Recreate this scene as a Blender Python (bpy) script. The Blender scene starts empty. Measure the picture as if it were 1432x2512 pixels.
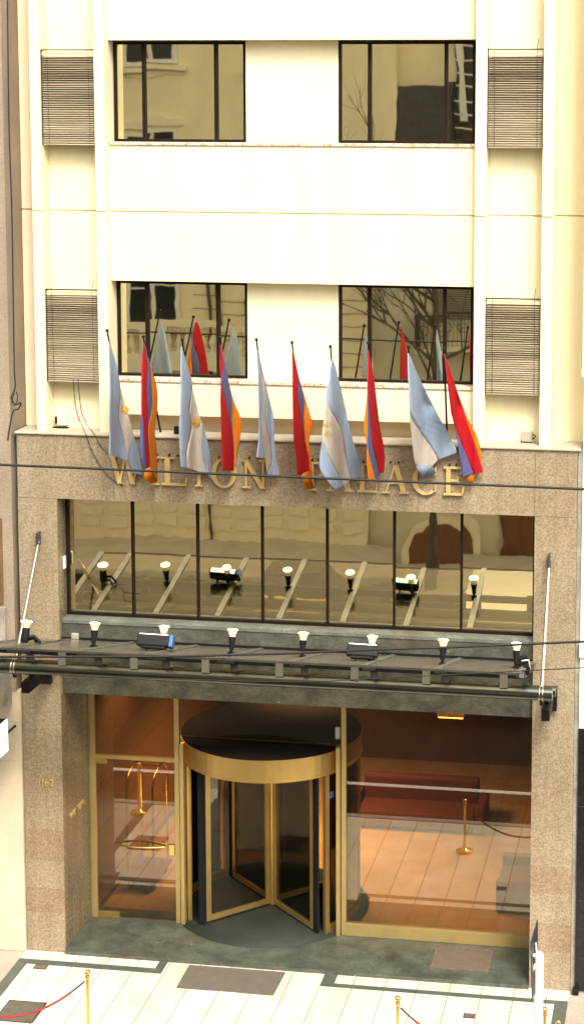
import bpy, bmesh, math, random
from mathutils import Vector, Matrix
random.seed(7)
S = bpy.context.scene
COL = S.collection
R = math.radians
# ------------------------------------------------------------------ camera
FPX, CX, CY, IW, IH = 4448.18, 309.1, -432.2, 1432.0, 2512.0
CAM = Vector((10.2873, -26.4158, 13.2577))
YAW, PITCH, ROLL = 0.150874, -0.119583, 0.004351
_fw = Vector((-math.sin(YAW)*math.cos(PITCH), math.cos(YAW)*math.cos(PITCH), math.sin(PITCH)))
_r0 = Vector((math.cos(YAW), math.sin(YAW), 0)); _u0 = _r0.cross(_fw)
_r = _r0*math.cos(ROLL) + _u0*math.sin(ROLL); _u = _u0*math.cos(ROLL) - _r0*math.sin(ROLL)
cd = bpy.data.cameras.new('camera'); cam = bpy.data.objects.new('camera', cd); COL.objects.link(cam)
m = Matrix.Identity(4)
for i in range(3):
    m[i][0] = _r[i]; m[i][1] = _u[i]; m[i][2] = -_fw[i]; m[i][3] = CAM[i]
cam.matrix_world = m
cd.sensor_fit = 'VERTICAL'; cd.sensor_height = 36; cd.lens = FPX/IH*36
cd.shift_x = -CX/IH; cd.shift_y = CY/IH; cd.clip_end = 500; cd.clip_start = .1
S.camera = cam
def at(u, v, x=None, y=None, z=None):
    "a point of the place seen at photo pixel u,v on the plane x=, y= or z="
    d = _fw + _r*((u-IW/2-CX)/FPX) - _u*((v-IH/2-CY)/FPX)
    i, val = (0, x) if x is not None else (1, y) if y is not None else (2, z)
    return CAM + d*((val-CAM[i])/d[i])
# ------------------------------------------------------------------ world, sun, exposure
SUN_EL, SUN_AZ = 52, 155        # azimuth measured clockwise from +y
w = bpy.data.worlds.new("World"); S.world = w; w.use_nodes = True
nt = w.node_tree; bg = nt.nodes['Background']
sky = nt.nodes.new('ShaderNodeTexSky'); sky.sky_type = 'NISHITA'; sky.sun_disc = False
sky.sun_elevation = R(SUN_EL); sky.sun_rotation = R(SUN_AZ); sky.dust_density = 4; sky.air_density = 1.0
hs = nt.nodes.new('ShaderNodeHueSaturation'); hs.inputs['Saturation'].default_value = .22
mx = nt.nodes.new('ShaderNodeMix'); mx.data_type = 'RGBA'; mx.blend_type = 'MULTIPLY'; mx.inputs[0].default_value = 1
mx.inputs[7].default_value = (1.0, .93, .80, 1)
nt.links.new(sky.outputs[0], hs.inputs['Color']); nt.links.new(hs.outputs[0], mx.inputs[6]); nt.links.new(mx.outputs[2], bg.inputs[0])
bg.inputs[1].default_value = .15
sd = bpy.data.lights.new('sun', 'SUN'); sd.energy = 1.05; sd.angle = R(14); sd.color = (1, .93, .80)
so = bpy.data.objects.new('sun', sd); COL.objects.link(so)
sdir = Vector((math.sin(R(SUN_AZ))*math.cos(R(SUN_EL)), math.cos(R(SUN_AZ))*math.cos(R(SUN_EL)), math.sin(R(SUN_EL))))
so.rotation_euler = sdir.to_track_quat('Z', 'Y').to_euler()
S.view_settings.view_transform = 'Standard'; S.view_settings.look = 'None'
S.view_settings.exposure = 1.57; S.view_settings.gamma = 1
S.render.engine = 'CYCLES'
S.cycles.max_bounces = 7; S.cycles.transparent_max_bounces = 12; S.cycles.caustics_reflective = False; S.cycles.caustics_refractive = False
# ------------------------------------------------------------------ materials
MATS = {}
def _new(name):
    mt = bpy.data.materials.new(name); mt.use_nodes = True; MATS[name] = mt
    return mt, mt.node_tree, mt.node_tree.nodes['Principled BSDF']
def _coord(nt, scale=(1, 1, 1)):
    tc = nt.nodes.new('ShaderNodeNewGeometry'); mp = nt.nodes.new('ShaderNodeMapping')
    mp.inputs['Scale'].default_value = scale; nt.links.new(tc.outputs['Position'], mp.inputs[0]); return mp.outputs[0]
def _noise(nt, co, sc, det=3, rough=.5):
    n = nt.nodes.new('ShaderNodeTexNoise'); n.inputs['Scale'].default_value = sc; n.inputs['Detail'].default_value = det
    n.inputs['Roughness'].default_value = rough; nt.links.new(co, n.inputs['Vector']); return n.outputs['Fac']
def _ramp(nt, fac, stops, interp='LINEAR'):
    r = nt.nodes.new('ShaderNodeValToRGB'); r.color_ramp.interpolation = interp
    e = r.color_ramp.elements
    while len(e) < len(stops): e.new(.5)
    for k, (p, c) in enumerate(stops): e[k].position = p; e[k].color = (*c, 1)
    nt.links.new(fac, r.inputs[0]); return r.outputs[0]
def _mul(nt, a, b, f=1.0):
    x = nt.nodes.new('ShaderNodeMix'); x.data_type = 'RGBA'; x.blend_type = 'MULTIPLY'; x.inputs[0].default_value = f
    nt.links.new(a, x.inputs[6]); nt.links.new(b, x.inputs[7]); return x.outputs[2]
def _bump(nt, bs, h, st, dist=.01):
    b = nt.nodes.new('ShaderNodeBump'); b.inputs['Strength'].default_value = st; b.inputs['Distance'].default_value = dist
    nt.links.new(h, b.inputs['Height']); nt.links.new(b.outputs[0], bs.inputs['Normal'])
def c3(c, k): return tuple(min(1, x*k) for x in c)
def mat(name, col, rough=.6, metal=0, var=.12, sc=4, stretch=(1, 1, 1), bump=0, bsc=60, spec=.5, fine=0):
    mt, nt, bs = _new(name)
    co = _coord(nt, stretch); f = _noise(nt, co, sc, 4, .6)
    c = _ramp(nt, f, [(.3, c3(col, 1-var)), (.7, c3(col, 1+var))])
    if fine:
        f2 = _noise(nt, _coord(nt), bsc, 2)
        c = _mul(nt, c, _ramp(nt, f2, [(.35, (1-fine,)*3), (.65, (1, 1, 1))]))
    nt.links.new(c, bs.inputs['Base Color'])
    bs.inputs['Roughness'].default_value = rough; bs.inputs['Metallic'].default_value = metal
    bs.inputs['Specular IOR Level'].default_value = spec
    if bump: _bump(nt, bs, _noise(nt, _coord(nt), bsc, 3), bump)
    return mt
def granite(name, a, b, c, sc=34, rough=.45, stain=.2):
    mt, nt, bs = _new(name); co = _coord(nt)
    vo = nt.nodes.new('ShaderNodeTexVoronoi'); vo.inputs['Scale'].default_value = sc; nt.links.new(co, vo.inputs['Vector'])
    sp = nt.nodes.new('ShaderNodeSeparateColor'); nt.links.new(vo.outputs['Color'], sp.inputs[0])
    col = _ramp(nt, sp.outputs[0], [(0, a), (.28, c), (.55, b), (.85, c3(b, 1.25))])
    n1 = _noise(nt, co, sc*2.1, 2); col = _mul(nt, col, _ramp(nt, n1, [(.38, (.80, .79, .77)), (.6, (1, 1, 1))]))
    n2 = _noise(nt, _coord(nt, (1, 1, .35)), 1.6, 4, .65); col = _mul(nt, col, _ramp(nt, n2, [(.3, (1-stain, 1-stain*1.15, 1-stain*1.4)), (.62, (1, 1, 1))]))
    n3 = _noise(nt, _coord(nt, (7, 7, .35)), 1.0, 4, .6); col = _mul(nt, col, _ramp(nt, n3, [(.33, (.86, .82, .76)), (.55, (1, 1, 1))]))
    nt.links.new(col, bs.inputs['Base Color']); bs.inputs['Roughness'].default_value = rough
    return mt
def emit(name, col, st, base=(.8, .8, .8)):
    mt, nt, bs = _new(name); bs.inputs['Base Color'].default_value = (*base, 1)
    bs.inputs['Emission Color'].default_value = (*col, 1); bs.inputs['Emission Strength'].default_value = st; return mt
def mirror(name, col, wav=.06, sc=1.3):
    mt, nt, bs = _new(name); bs.inputs['Base Color'].default_value = (*col, 1); bs.inputs['Metallic'].default_value = 1
    bs.inputs['Roughness'].default_value = .015
    _bump(nt, bs, _noise(nt, _coord(nt, (1, 1, .8)), sc, 2), wav, .05); return mt
def glass(name, tint, refl, rough=.01):
    mt = bpy.data.materials.new(name); mt.use_nodes = True; MATS[name] = mt; nt = mt.node_tree; nt.nodes.clear()
    o = nt.nodes.new('ShaderNodeOutputMaterial'); t = nt.nodes.new('ShaderNodeBsdfTransparent'); g = nt.nodes.new('ShaderNodeBsdfGlossy')
    t.inputs[0].default_value = (*tint, 1); g.inputs['Roughness'].default_value = rough; g.inputs[0].default_value = (.95, .93, .88, 1)
    lw = nt.nodes.new('ShaderNodeLayerWeight'); lw.inputs[0].default_value = .35
    mr = nt.nodes.new('ShaderNodeMapRange'); mr.inputs[3].default_value = refl; mr.inputs[4].default_value = 1
    nt.links.new(lw.outputs['Fresnel'], mr.inputs[0])
    mxs = nt.nodes.new('ShaderNodeMixShader'); nt.links.new(mr.outputs[0], mxs.inputs[0]); nt.links.new(t.outputs[0], mxs.inputs[1]); nt.links.new(g.outputs[0], mxs.inputs[2])
    nt.links.new(mxs.outputs[0], o.inputs[0]); return mt
def dusty_glass(name, tint, dust, amount):
    mt = bpy.data.materials.new(name); mt.use_nodes = True; MATS[name] = mt; nt = mt.node_tree; nt.nodes.clear()
    o = nt.nodes.new('ShaderNodeOutputMaterial'); t = nt.nodes.new('ShaderNodeBsdfTransparent'); t.inputs[0].default_value = (*tint, 1)
    g = nt.nodes.new('ShaderNodeBsdfGlossy'); g.inputs['Roughness'].default_value = .12; g.inputs[0].default_value = (.62, .57, .48, 1)
    d = nt.nodes.new('ShaderNodeBsdfDiffuse'); d.inputs[0].default_value = (*dust, 1)
    m1 = nt.nodes.new('ShaderNodeMixShader'); m2 = nt.nodes.new('ShaderNodeMixShader')
    # dust covers more of the view the flatter one looks along the glass
    ge = nt.nodes.new('ShaderNodeNewGeometry'); dp = nt.nodes.new('ShaderNodeVectorMath'); dp.operation = 'DOT_PRODUCT'
    nt.links.new(ge.outputs['Normal'], dp.inputs[0]); nt.links.new(ge.outputs['Incoming'], dp.inputs[1])
    def M(op, a, b):
        q = nt.nodes.new('ShaderNodeMath'); q.operation = op
        for k, z in enumerate((a, b)):
            if z is None: continue
            if isinstance(z, (int, float)): q.inputs[k].default_value = z
            else: nt.links.new(z, q.inputs[k])
        return q.outputs[0]
    cs = M('MAXIMUM', M('ABSOLUTE', dp.outputs['Value'], None), .05)
    nz = M('ADD', M('MULTIPLY', _noise(nt, _coord(nt), 3, 5, .65), amount), amount*.5)
    nt.links.new(M('ADD', .05, M('MULTIPLY', .6, M('POWER', M('SUBTRACT', 1.0, cs), 4.5))), m1.inputs[0])
    n = M('SUBTRACT', 1.0, M('POWER', M('SUBTRACT', 1.0, nz), M('DIVIDE', 1.0, cs)))
    nt.links.new(t.outputs[0], m1.inputs[1]); nt.links.new(g.outputs[0], m1.inputs[2])
    nt.links.new(n, m2.inputs[0]); nt.links.new(m1.outputs[0], m2.inputs[1]); nt.links.new(d.outputs[0], m2.inputs[2]); nt.links.new(m2.outputs[0], o.inputs[0])
def cloth(name, col):
    mt, nt, bs = _new(name); o = nt.nodes['Material Output']; bs.inputs['Roughness'].default_value = .9; bs.inputs['Specular IOR Level'].default_value = .2
    c = _ramp(nt, _noise(nt, _coord(nt), 6, 4, .6), [(.3, c3(col, .93)), (.7, c3(col, 1.05))])
    c = _mul(nt, c, _ramp(nt, _noise(nt, _coord(nt, (1, 1, .15)), 40, 3), [(.35, (.93, .93, .93)), (.6, (1, 1, 1))]))
    tr = nt.nodes.new('ShaderNodeBsdfTranslucent'); mx2 = nt.nodes.new('ShaderNodeMixShader'); mx2.inputs[0].default_value = .38
    nt.links.new(c, bs.inputs['Base Color']); nt.links.new(c, tr.inputs[0]); nt.links.new(bs.outputs[0], mx2.inputs[1]); nt.links.new(tr.outputs[0], mx2.inputs[2]); nt.links.new(mx2.outputs[0], o.inputs[0])
def tiles(name, col, tx, ty, ox, oy, joint, jw=.008, rough=.35, var=.06):
    mt, nt, bs = _new(name)
    g = nt.nodes.new('ShaderNodeNewGeometry'); sx = nt.nodes.new('ShaderNodeSeparateXYZ'); nt.links.new(g.outputs['Position'], sx.inputs[0])
    def M(op, a, b=None, c=None):
        n = nt.nodes.new('ShaderNodeMath'); n.operation = op
        for k, q in enumerate((a, b, c)):
            if q is None: continue
            if isinstance(q, (int, float)): n.inputs[k].default_value = q
            else: nt.links.new(q, n.inputs[k])
        return n.outputs[0]
    ax = M('DIVIDE', M('SUBTRACT', sx.outputs[0], ox), tx); ay = M('DIVIDE', M('SUBTRACT', sx.outputs[1], oy), ty)
    jx = M('LESS_THAN', M('MULTIPLY', M('FRACT', ax), tx), jw); jy = M('LESS_THAN', M('MULTIPLY', M('FRACT', ay), ty), jw*.55)
    cb = nt.nodes.new('ShaderNodeCombineXYZ'); nt.links.new(M('FLOOR', ax), cb.inputs[0]); nt.links.new(M('FLOOR', ay), cb.inputs[1])
    wn = nt.nodes.new('ShaderNodeTexWhiteNoise'); nt.links.new(cb.outputs[0], wn.inputs['Vector'])
    c = _ramp(nt, wn.outputs['Value'], [(0, c3(col, 1-var)), (1, c3(col, 1+var*.5))])
    c = _mul(nt, c, _ramp(nt, _noise(nt, _coord(nt), 1.8, 5, .65), [(.32, (.86, .83, .78)), (.6, (1, 1, 1))]))
    c = _mul(nt, c, _ramp(nt, _noise(nt, _coord(nt), 26, 3, .6), [(.28, (.85, .83, .80)), (.5, (1, 1, 1))]))
    vo = nt.nodes.new('ShaderNodeTexVoronoi'); vo.inputs['Scale'].default_value = 2.6; nt.links.new(_coord(nt), vo.inputs['Vector'])
    c = _mul(nt, c, _ramp(nt, vo.outputs['Distance'], [(.03, (.45, .42, .38)), (.055, (1, 1, 1))]))
    c = _mul(nt, c, _ramp(nt, _noise(nt, _coord(nt, (1, .4, 1)), .9, 4, .7), [(.35, (.90, .88, .84)), (.6, (1, 1, 1))]))
    mx2 = nt.nodes.new('ShaderNodeMix'); mx2.data_type = 'RGBA'; nt.links.new(M('MAXIMUM', jx, M('MULTIPLY', jy, .45)), mx2.inputs[0])
    nt.links.new(c, mx2.inputs[6]); mx2.inputs[7].default_value = (*joint, 1); nt.links.new(mx2.outputs[2], bs.inputs['Base Color'])
    bs.inputs['Roughness'].default_value = rough; return mt

CREAM = (.83, .765, .53)
mat('cream', CREAM, .75, var=.045, sc=1.4, stretch=(3, 1, .22), bump=.12, bsc=180, fine=.03)
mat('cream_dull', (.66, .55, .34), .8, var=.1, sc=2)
mat('cream_shaded', (.84, .70, .52), .75, var=.05, sc=1.2, stretch=(1, 1, .3))  # wall cream with the peach shade of the left recess put into its colour
granite('granite_pink', (.25, .195, .132), (.345, .285, .205), (.295, .24, .17), 55, .5, .20)
granite('granite_red', (.23, .16, .105), (.32, .24, .165), (.27, .20, .135), 55, .5, .2)
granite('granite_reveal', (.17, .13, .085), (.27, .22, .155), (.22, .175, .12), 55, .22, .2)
def green(name, a, b, rough):
    mt, nt, bs = _new(name); co = _coord(nt, (1, 1, 1.6)); f = _noise(nt, co, 3.2, 8, .72)
    c = _ramp(nt, f, [(.3, a), (.5, b), (.72, c3(b, 1.7))])
    c = _mul(nt, c, _ramp(nt, _noise(nt, co, 34, 3), [(.35, (.65, .65, .65)), (.6, (1, 1, 1))]))
    p = _ramp(nt, _noise(nt, _coord(nt), .9, 3), [(.56, (1, 1, 1)), (.7, (1.0, .82, .74))]); c = _mul(nt, c, p)
    vo = nt.nodes.new('ShaderNodeTexVoronoi'); vo.inputs['Scale'].default_value = 3.2; nt.links.new(_coord(nt), vo.inputs['Vector'])
    dm = nt.nodes.new('ShaderNodeMix'); dm.data_type = 'RGBA'; dm.inputs[7].default_value = (.45, .45, .38, 1)
    nt.links.new(_ramp(nt, vo.outputs['Distance'], [(.018, (.8, .8, .8)), (.045, (0, 0, 0))]), dm.inputs[0]); nt.links.new(c, dm.inputs[6]); c = dm.outputs[2]
    nt.links.new(c, bs.inputs['Base Color']); bs.inputs['Roughness'].default_value = rough; return mt
green('green_marble', (.046, .049, .040), (.084, .088, .073), .38)
green('green_floor', (.040, .049, .040), (.085, .099, .080), .4)
green('green_band', (.09, .105, .09), (.14, .155, .135), .5)
mat('cap_stone', (.42, .375, .30), .8, var=.12, sc=3, bump=.2, fine=.1)
granite('sill_stone', (.35, .27, .2), (.68, .62, .52), (.55, .47, .38), 30, .6, .1)
mat('frame_brown', (.012, .006, .004), .6, var=.1, spec=.15)
mirror('mirror_glass', (.78, .72, .50), .018, 1.3)
mirror('mirror_glass_low', (.66, .59, .39), .030, 1.5)
glass('lobby_glass', (.68, .61, .49), .095)
glass('wing_glass', (.80, .74, .62), .04)
dusty_glass('canopy_glass', (.93, .90, .80), (.29, .265, .22), .017)
mat('gold', (.62, .43, .15), .36, .85, var=.08, sc=3)
mat('gold_soft', (.50, .38, .16), .45, .55, var=.08, sc=3)
mat('brass_letter', (.58, .43, .18), .5, .2, var=.12, sc=9)
mat('brass', (.80, .52, .16), .22, 1, var=.08, sc=6)
mat('black', (.006, .006, .007), .55, var=.2, spec=.25)
mat('black_top', (.010, .008, .007), .9, var=.2, sc=2, spec=.1)
mat('rubber', (.008, .010, .012), .75, var=.2, spec=.2)
mat('disc_stone', (.020, .025, .021), .6, var=.2, sc=3, spec=.3)
mat('bar_grey', (.24, .235, .21), .4, .5, var=.2, sc=6)
mat('steel', (.62, .60, .55), .22, 1, var=.1, sc=5)
mat('tube_steel', (.115, .12, .105), .25, .95, var=.2, sc=2)
mat('steel_dark', (.10, .095, .085), .4, .6, var=.2, sc=5)
mat('bracket_grey', (.20, .19, .175), .5, .3, var=.1)
mat('slat', (.34, .285, .195), .55, var=.32, sc=2.2, stretch=(.5, 1, 22))
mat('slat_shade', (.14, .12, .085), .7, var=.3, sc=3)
mat('mosaic', (.37, .30, .23), .6, var=.18, sc=3, stretch=(1, 1, .3), bump=.4, bsc=90, fine=.45)
mat('brown_panel', (.16, .085, .05), .5, var=.2, sc=3, stretch=(4, 1, .5))
mat('travertine', (.66, .57, .44), .55, var=.14, sc=1.4, stretch=(1, 1, .6), fine=.12, bump=.1)
mat('old_stone', (.36, .33, .28), .8, var=.3, sc=4, fine=.35, bump=.5)
mat('white_plaster', (.80, .73, .62), .8, var=.05, sc=1.5)
mat('black_granite', (.012, .013, .015), .25, var=.3, sc=8)
mat('box_grey', (.36, .35, .31), .5, var=.06)
mat('white_paint', (.82, .81, .78), .35, var=.04)
mat('sign_back', (.035, .04, .06), .45, var=.1)
mat('red_rope', (.30, .02, .015), .8, var=.2, sc=20)
mat('dark_rope', (.03, .012, .012), .8, var=.2)
mat('wire', (.012, .012, .012), .5, var=.1)
mat('red_wire', (.45, .04, .03), .5, var=.1)
mat('mat_brown', (.14, .105, .075), .95, var=.12, sc=6, stretch=(1, 4, 1), bump=.6, bsc=120)
mat('mat_grey', (.13, .11, .09), .95, var=.1, sc=5, bump=.6, bsc=140)
mat('plate_rust', (.17, .12, .09), .7, .2, var=.35, sc=14)
mat('grate_metal', (.20, .18, .15), .6, .4, var=.25, sc=10)
mat('blue_plastic', (.03, .12, .34), .4, var=.1)
mat('green_strip', (.085, .105, .09), .5, var=.22, sc=4, fine=.2)
mat('asphalt', (.024, .023, .020), .95, var=.2, sc=2, fine=.3, spec=.08)
mat('kerb', (.30, .28, .25), .8, var=.2, sc=3)
mat('side_paving', (.40, .35, .29), .75, var=.14, sc=1.8, fine=.15)
mat('far_paving', (.50, .45, .36), .75, var=.14, sc=1.2)
tiles('pave_tiles', (.79, .735, .625), .4955, .4955, .3885, -.445, (.20, .17, .13), .014)
tiles('lobby_tiles', (.50, .34, .17), .4955, .4955, .3885, 1.26, (.28, .17, .09), .01, .22)
mat('wood_orange', (.26, .135, .055), .4, var=.18, sc=3, stretch=(1, .6, 8))
mat('wood_dark', (.10, .05, .03), .5, var=.2, sc=2)
mat('sofa_red', (.10, .022, .015), .8, var=.15, sc=4)
mat('sofa_grey', (.11, .075, .065), .8, var=.1)
emit('bulb', (1, .78, .48), .12, (.62, .52, .36))
emit('bulb_face', (1, .64, .25), 6)
emit('flood_white', (1, .97, .85), .5)
emit('flood_green', (.25, 1, .55), .7)
emit('lightbox', (1, 1, .98), 1.0)
emit('ceiling_strip', (1, .45, .10), 5)
cloth('flag_blue', (.37, .47, .63))
cloth('flag_white', (.60, .56, .50))
mat('flag_sun', (.40, .25, .03), .8, var=.2, sc=40)
cloth('flag_red', (.52, .012, .02))
cloth('flag_navy', (.13, .15, .34))
cloth('flag_orange', (.72, .23, .015))
mat('opp_cream', (.80, .70, .48), .85, var=.08, sc=1.2, stretch=(1, 1, .4))
mat('opp_trim', (.78, .70, .52), .8, var=.08, sc=2)
mat('opp_grey', (.60, .55, .42), .8, var=.08, sc=1)
mat('opp_dark', (.055, .055, .052), .7, var=.2)
mat('opp_glass', (.02, .022, .022), .15, var=.2, sc=1)
mat('opp_white', (.70, .69, .64), .6, var=.05)
mat('opp_wood', (.16, .065, .025), .5, var=.2, sc=2, stretch=(8, 1, 1))
mat('groove', (.20, .16, .10), .9, var=.1)
mat('bark', (.10, .08, .06), .9, var=.3, sc=12, stretch=(1, 1, .2))
mat('taxi_yellow', (.75, .45, .02), .3, var=.05)
mat('car_black', (.015, .015, .016), .25, var=.1)
mat('car_glass', (.02, .022, .025), .08, var=.1)
mat('van_white', (.80, .81, .78), .35, var=.03)
mat('orange_paint', (.75, .14, .02), .5, var=.1)
# ------------------------------------------------------------------ mesh helpers
class MB:
    def __init__(s): s.v = []; s.f = []; s.m = []; s.k = 0; s.sm = []
    def add(s, vs, fs, mi=0, smooth=False):
        b = len(s.v); s.v += [Vector(q) for q in vs]
        for f in fs: s.f.append([b+i for i in f]); s.m.append(mi); s.sm.append(smooth)
        return s
    def box(s, x0, x1, y0, y1, z0, z1, mi=0):
        vs = [(x, y, z) for x in (x0, x1) for y in (y0, y1) for z in (z0, z1)]
        return s.add(vs, [(0, 1, 3, 2), (4, 6, 7, 5), (0, 4, 5, 1), (2, 3, 7, 6), (0, 2, 6, 4), (1, 5, 7, 3)], mi)
    def obox(s, c, ax, ay, az, hx, hy, hz, mi=0):
        c = Vector(c); vs = [c+ax*(i*hx)+ay*(j*hy)+az*(k*hz) for i in (-1, 1) for j in (-1, 1) for k in (-1, 1)]
        return s.add(vs, [(0, 1, 3, 2), (4, 6, 7, 5), (0, 4, 5, 1), (2, 3, 7, 6), (0, 2, 6, 4), (1, 5, 7, 3)], mi)
    def prism(s, pts, axis, a, b, mi=0):
        "polygon pts (2D) extruded along axis 'x','y','z' from a to b"
        def P(p, q):
            return {'x': (q, p[0], p[1]), 'y': (p[0], q, p[1]), 'z': (p[0], p[1], q)}[axis]
        n = len(pts); vs = [P(p, a) for p in pts] + [P(p, b) for p in pts]
        fs = [list(range(n)), list(range(2*n-1, n-1, -1))] + [[i, (i+1) % n, n+(i+1) % n, n+i] for i in range(n)]
        return s.add(vs, fs, mi)
    def tube(s, pts, r, n=8, mi=0, caps=True):
        pts = [Vector(p) for p in pts]; rs = r if isinstance(r, (list, tuple)) else [r]*len(pts)
        rings = []; up = Vector((.13, .31, .94))
        for i, p in enumerate(pts):
            d = (pts[min(i+1, len(pts)-1)]-pts[max(i-1, 0)]).normalized()
            a = d.cross(up)
            if a.length < .1: a = d.cross(Vector((1, 0, 0)))
            a.normalize(); b = d.cross(a)
            rings.append([p+(a*math.cos(2*math.pi*k/n)+b*math.sin(2*math.pi*k/n))*rs[i] for k in range(n)])
        vs = [q for g in rings for q in g]; fs = []
        for i in range(len(pts)-1):
            for k in range(n): fs.append((i*n+k, i*n+(k+1) % n, (i+1)*n+(k+1) % n, (i+1)*n+k))
        s.add(vs, fs, mi, True)
        if caps: s.add(rings[0], [list(range(n))], mi); s.add(rings[-1], [list(range(n))], mi)
        return s
    def lathe(s, c, prof, n=20, mi=0, axis=None):
        "profile [(r,h)] turned about axis through c"
        c = Vector(c); q = (axis or Vector((0, 0, 1))).to_track_quat('Z', 'Y')
        vs = [c+q @ Vector((r*math.cos(2*math.pi*k/n), r*math.sin(2*math.pi*k/n), h)) for r, h in prof for k in range(n)]
        fs = [(i*n+k, i*n+(k+1) % n, (i+1)*n+(k+1) % n, (i+1)*n+k) for i in range(len(prof)-1) for k in range(n)]
        return s.add(vs, fs, mi, True)
    def sphere(s, c, r, n=12, mi=0):
        return s.lathe(c, [(max(1e-4, r*math.sin(math.pi*i/8)), -r*math.cos(math.pi*i/8)) for i in range(9)], n, mi)
    def arc(s, cx, cy, r0, r1, z0, z1, a0, a1, n=24, mi=0):
        vs = []
        for i in range(n+1):
            a = a0+(a1-a0)*i/n
            for r in (r0, r1):
                for z in (z0, z1): vs.append((cx+r*math.cos(a), cy+r*math.sin(a), z))
        fs = []
        for i in range(n):
            b = 4*i; q = b+4
            fs += [(b, b+1, q+1, q), (b+2, q+2, q+3, b+3), (b, q, q+2, b+2), (b+1, b+3, q+3, q+1)]
        fs += [(0, 2, 3, 1), (4*n, 4*n+1, 4*n+3, 4*n+2)]
        return s.add(vs, fs, mi)
    def build(s, name, mats, parent=None, origin=None, bevel=0):
        me = bpy.data.meshes.new(name)
        o = Vector(WORLD.get(parent.name, (0, 0, 0))) if parent else Vector(origin or (0, 0, 0))
        me.from_pydata([tuple(q-o) for q in s.v], [], s.f)
        for mt in (mats if isinstance(mats, (list, tuple)) else [mats]): me.materials.append(MATS[mt])
        me.polygons.foreach_set('material_index', s.m); me.polygons.foreach_set('use_smooth', s.sm)
        bm = bmesh.new(); bm.from_mesh(me); bmesh.ops.recalc_face_normals(bm, faces=bm.faces); bm.to_mesh(me); bm.free()
        me.update()
        ob = bpy.data.objects.new(name, me); COL.objects.link(ob)
        if parent: ob.parent = parent
        else: ob.location = o
        WORLD[ob.name] = tuple(o)
        if bevel:
            b = ob.modifiers.new('bevel', 'BEVEL'); b.width = bevel; b.segments = 2; b.limit_method = 'ANGLE'
        return ob
WORLD = {}
def tag(o, label=None, cat=None, group=None, kind=None):
    if label: o['label'] = label
    if cat: o['category'] = cat
    if group: o['group'] = group
    if kind: o['kind'] = kind
    return o
def thing(name, loc, label, cat, group=None):
    o = bpy.data.objects.new(name, None); COL.objects.link(o); o.location = loc; o.empty_display_size = .2
    WORLD[o.name] = tuple(loc); return tag(o, label, cat, group)
def dup(root, loc, label=None):
    def cp(o, par):
        c = o.copy(); COL.objects.link(c); c.parent = par
        for ch in [q for q in bpy.data.objects if q.parent == o]: cp(ch, c)
        return c
    kids = root.children
    r = root.copy(); COL.objects.link(r); r.location = loc; WORLD[r.name] = tuple(loc)
    for ch in list(kids):
        c = ch.copy(); COL.objects.link(c); c.parent = r
        for g in list(ch.children):
            d = g.copy(); COL.objects.link(d); d.parent = c
    if label: r['label'] = label
    return r
def text_mesh(txt, size, depth):
    cu = bpy.data.curves.new('t', 'FONT'); cu.body = txt; cu.size = size; cu.extrude = depth; cu.offset = 0
    ob = bpy.data.objects.new('t', cu); COL.objects.link(ob); bpy.context.view_layer.update()
    me = bpy.data.meshes.new_from_object(ob.evaluated_get(bpy.context.evaluated_depsgraph_get()))
    bpy.data.objects.remove(ob); return me
# ================================================================== GROUND
XH0, XH1 = 0.0, 8.66
def sheet(name, mt, x0, x1, y0, y1, z0, z1, kind='structure'):
    return tag(MB().box(x0, x1, y0, y1, z0, z1).build(name, mt), kind=kind)
sheet('ground', 'asphalt', -120, 120, -120, 60, -.30, -.14)
sheet('road', 'asphalt', -60, 60, -23.2, -3.95, -.136, -.130)
sheet('hotel_pavement', 'pave_tiles', -.02, 8.66, -3.8, 1.25, -.12, 0)
sheet('left_pavement', 'side_paving', -30, -.024, -3.8, 1.0, -.12, -.006)
sheet('right_pavement', 'side_paving', 8.664, 40, -3.8, 1.0, -.12, -.006)
sheet('kerb', 'kerb', -60, 60, -3.95, -3.804, -.128, .012)
sheet('far_pavement', 'far_paving', -60, 60, -27.5, -23.35, -.12, 0)
sheet('far_kerb', 'kerb', -60, 60, -23.346, -23.2, -.128, .008)
ln = MB().box(-40, 40, -5.95, -5.80, -.1295, -.126)
tag(ln.build('road_line', 'white_paint'), kind='structure')
b = MB()
b.box(-.02, 2.335, -.455, -.295, -.01, .004); b.box(-.02, .155, -3.8, -.4554, -.01, .004)
b.box(2.195, 2.335, -.2945, -.06, -.01, .004)
tag(b.build('pavement_border', 'green_strip'), kind='structure'); b = MB(); b.box(4.86, 8.655, -.455, -.335, -.01, .004); b.box(8.455, 8.655, -3.8, -.4554, -.01, .004); b.box(4.86, 5.06, -.3345, -.06, -.01, .004)
tag(b.build('pavement_border', 'green_strip'), kind='structure')
tag(MB().box(.632, 8.031, -.055, 1.32, -.01, .055).build('entrance_floor', 'green_floor', bevel=.008), kind='structure')
# ================================================================== HOTEL
H = thing('hotel_building', (4.33, 0, 0), 'cream plastered hotel front above a pink granite entrance surround', 'building')
def part(mb, name, mt, par=H, bevel=0, label=None):
    o = mb.build(name, mt, par, bevel=bevel)
    if label: o['label'] = label
    return o
ZT = 8.42
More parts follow.
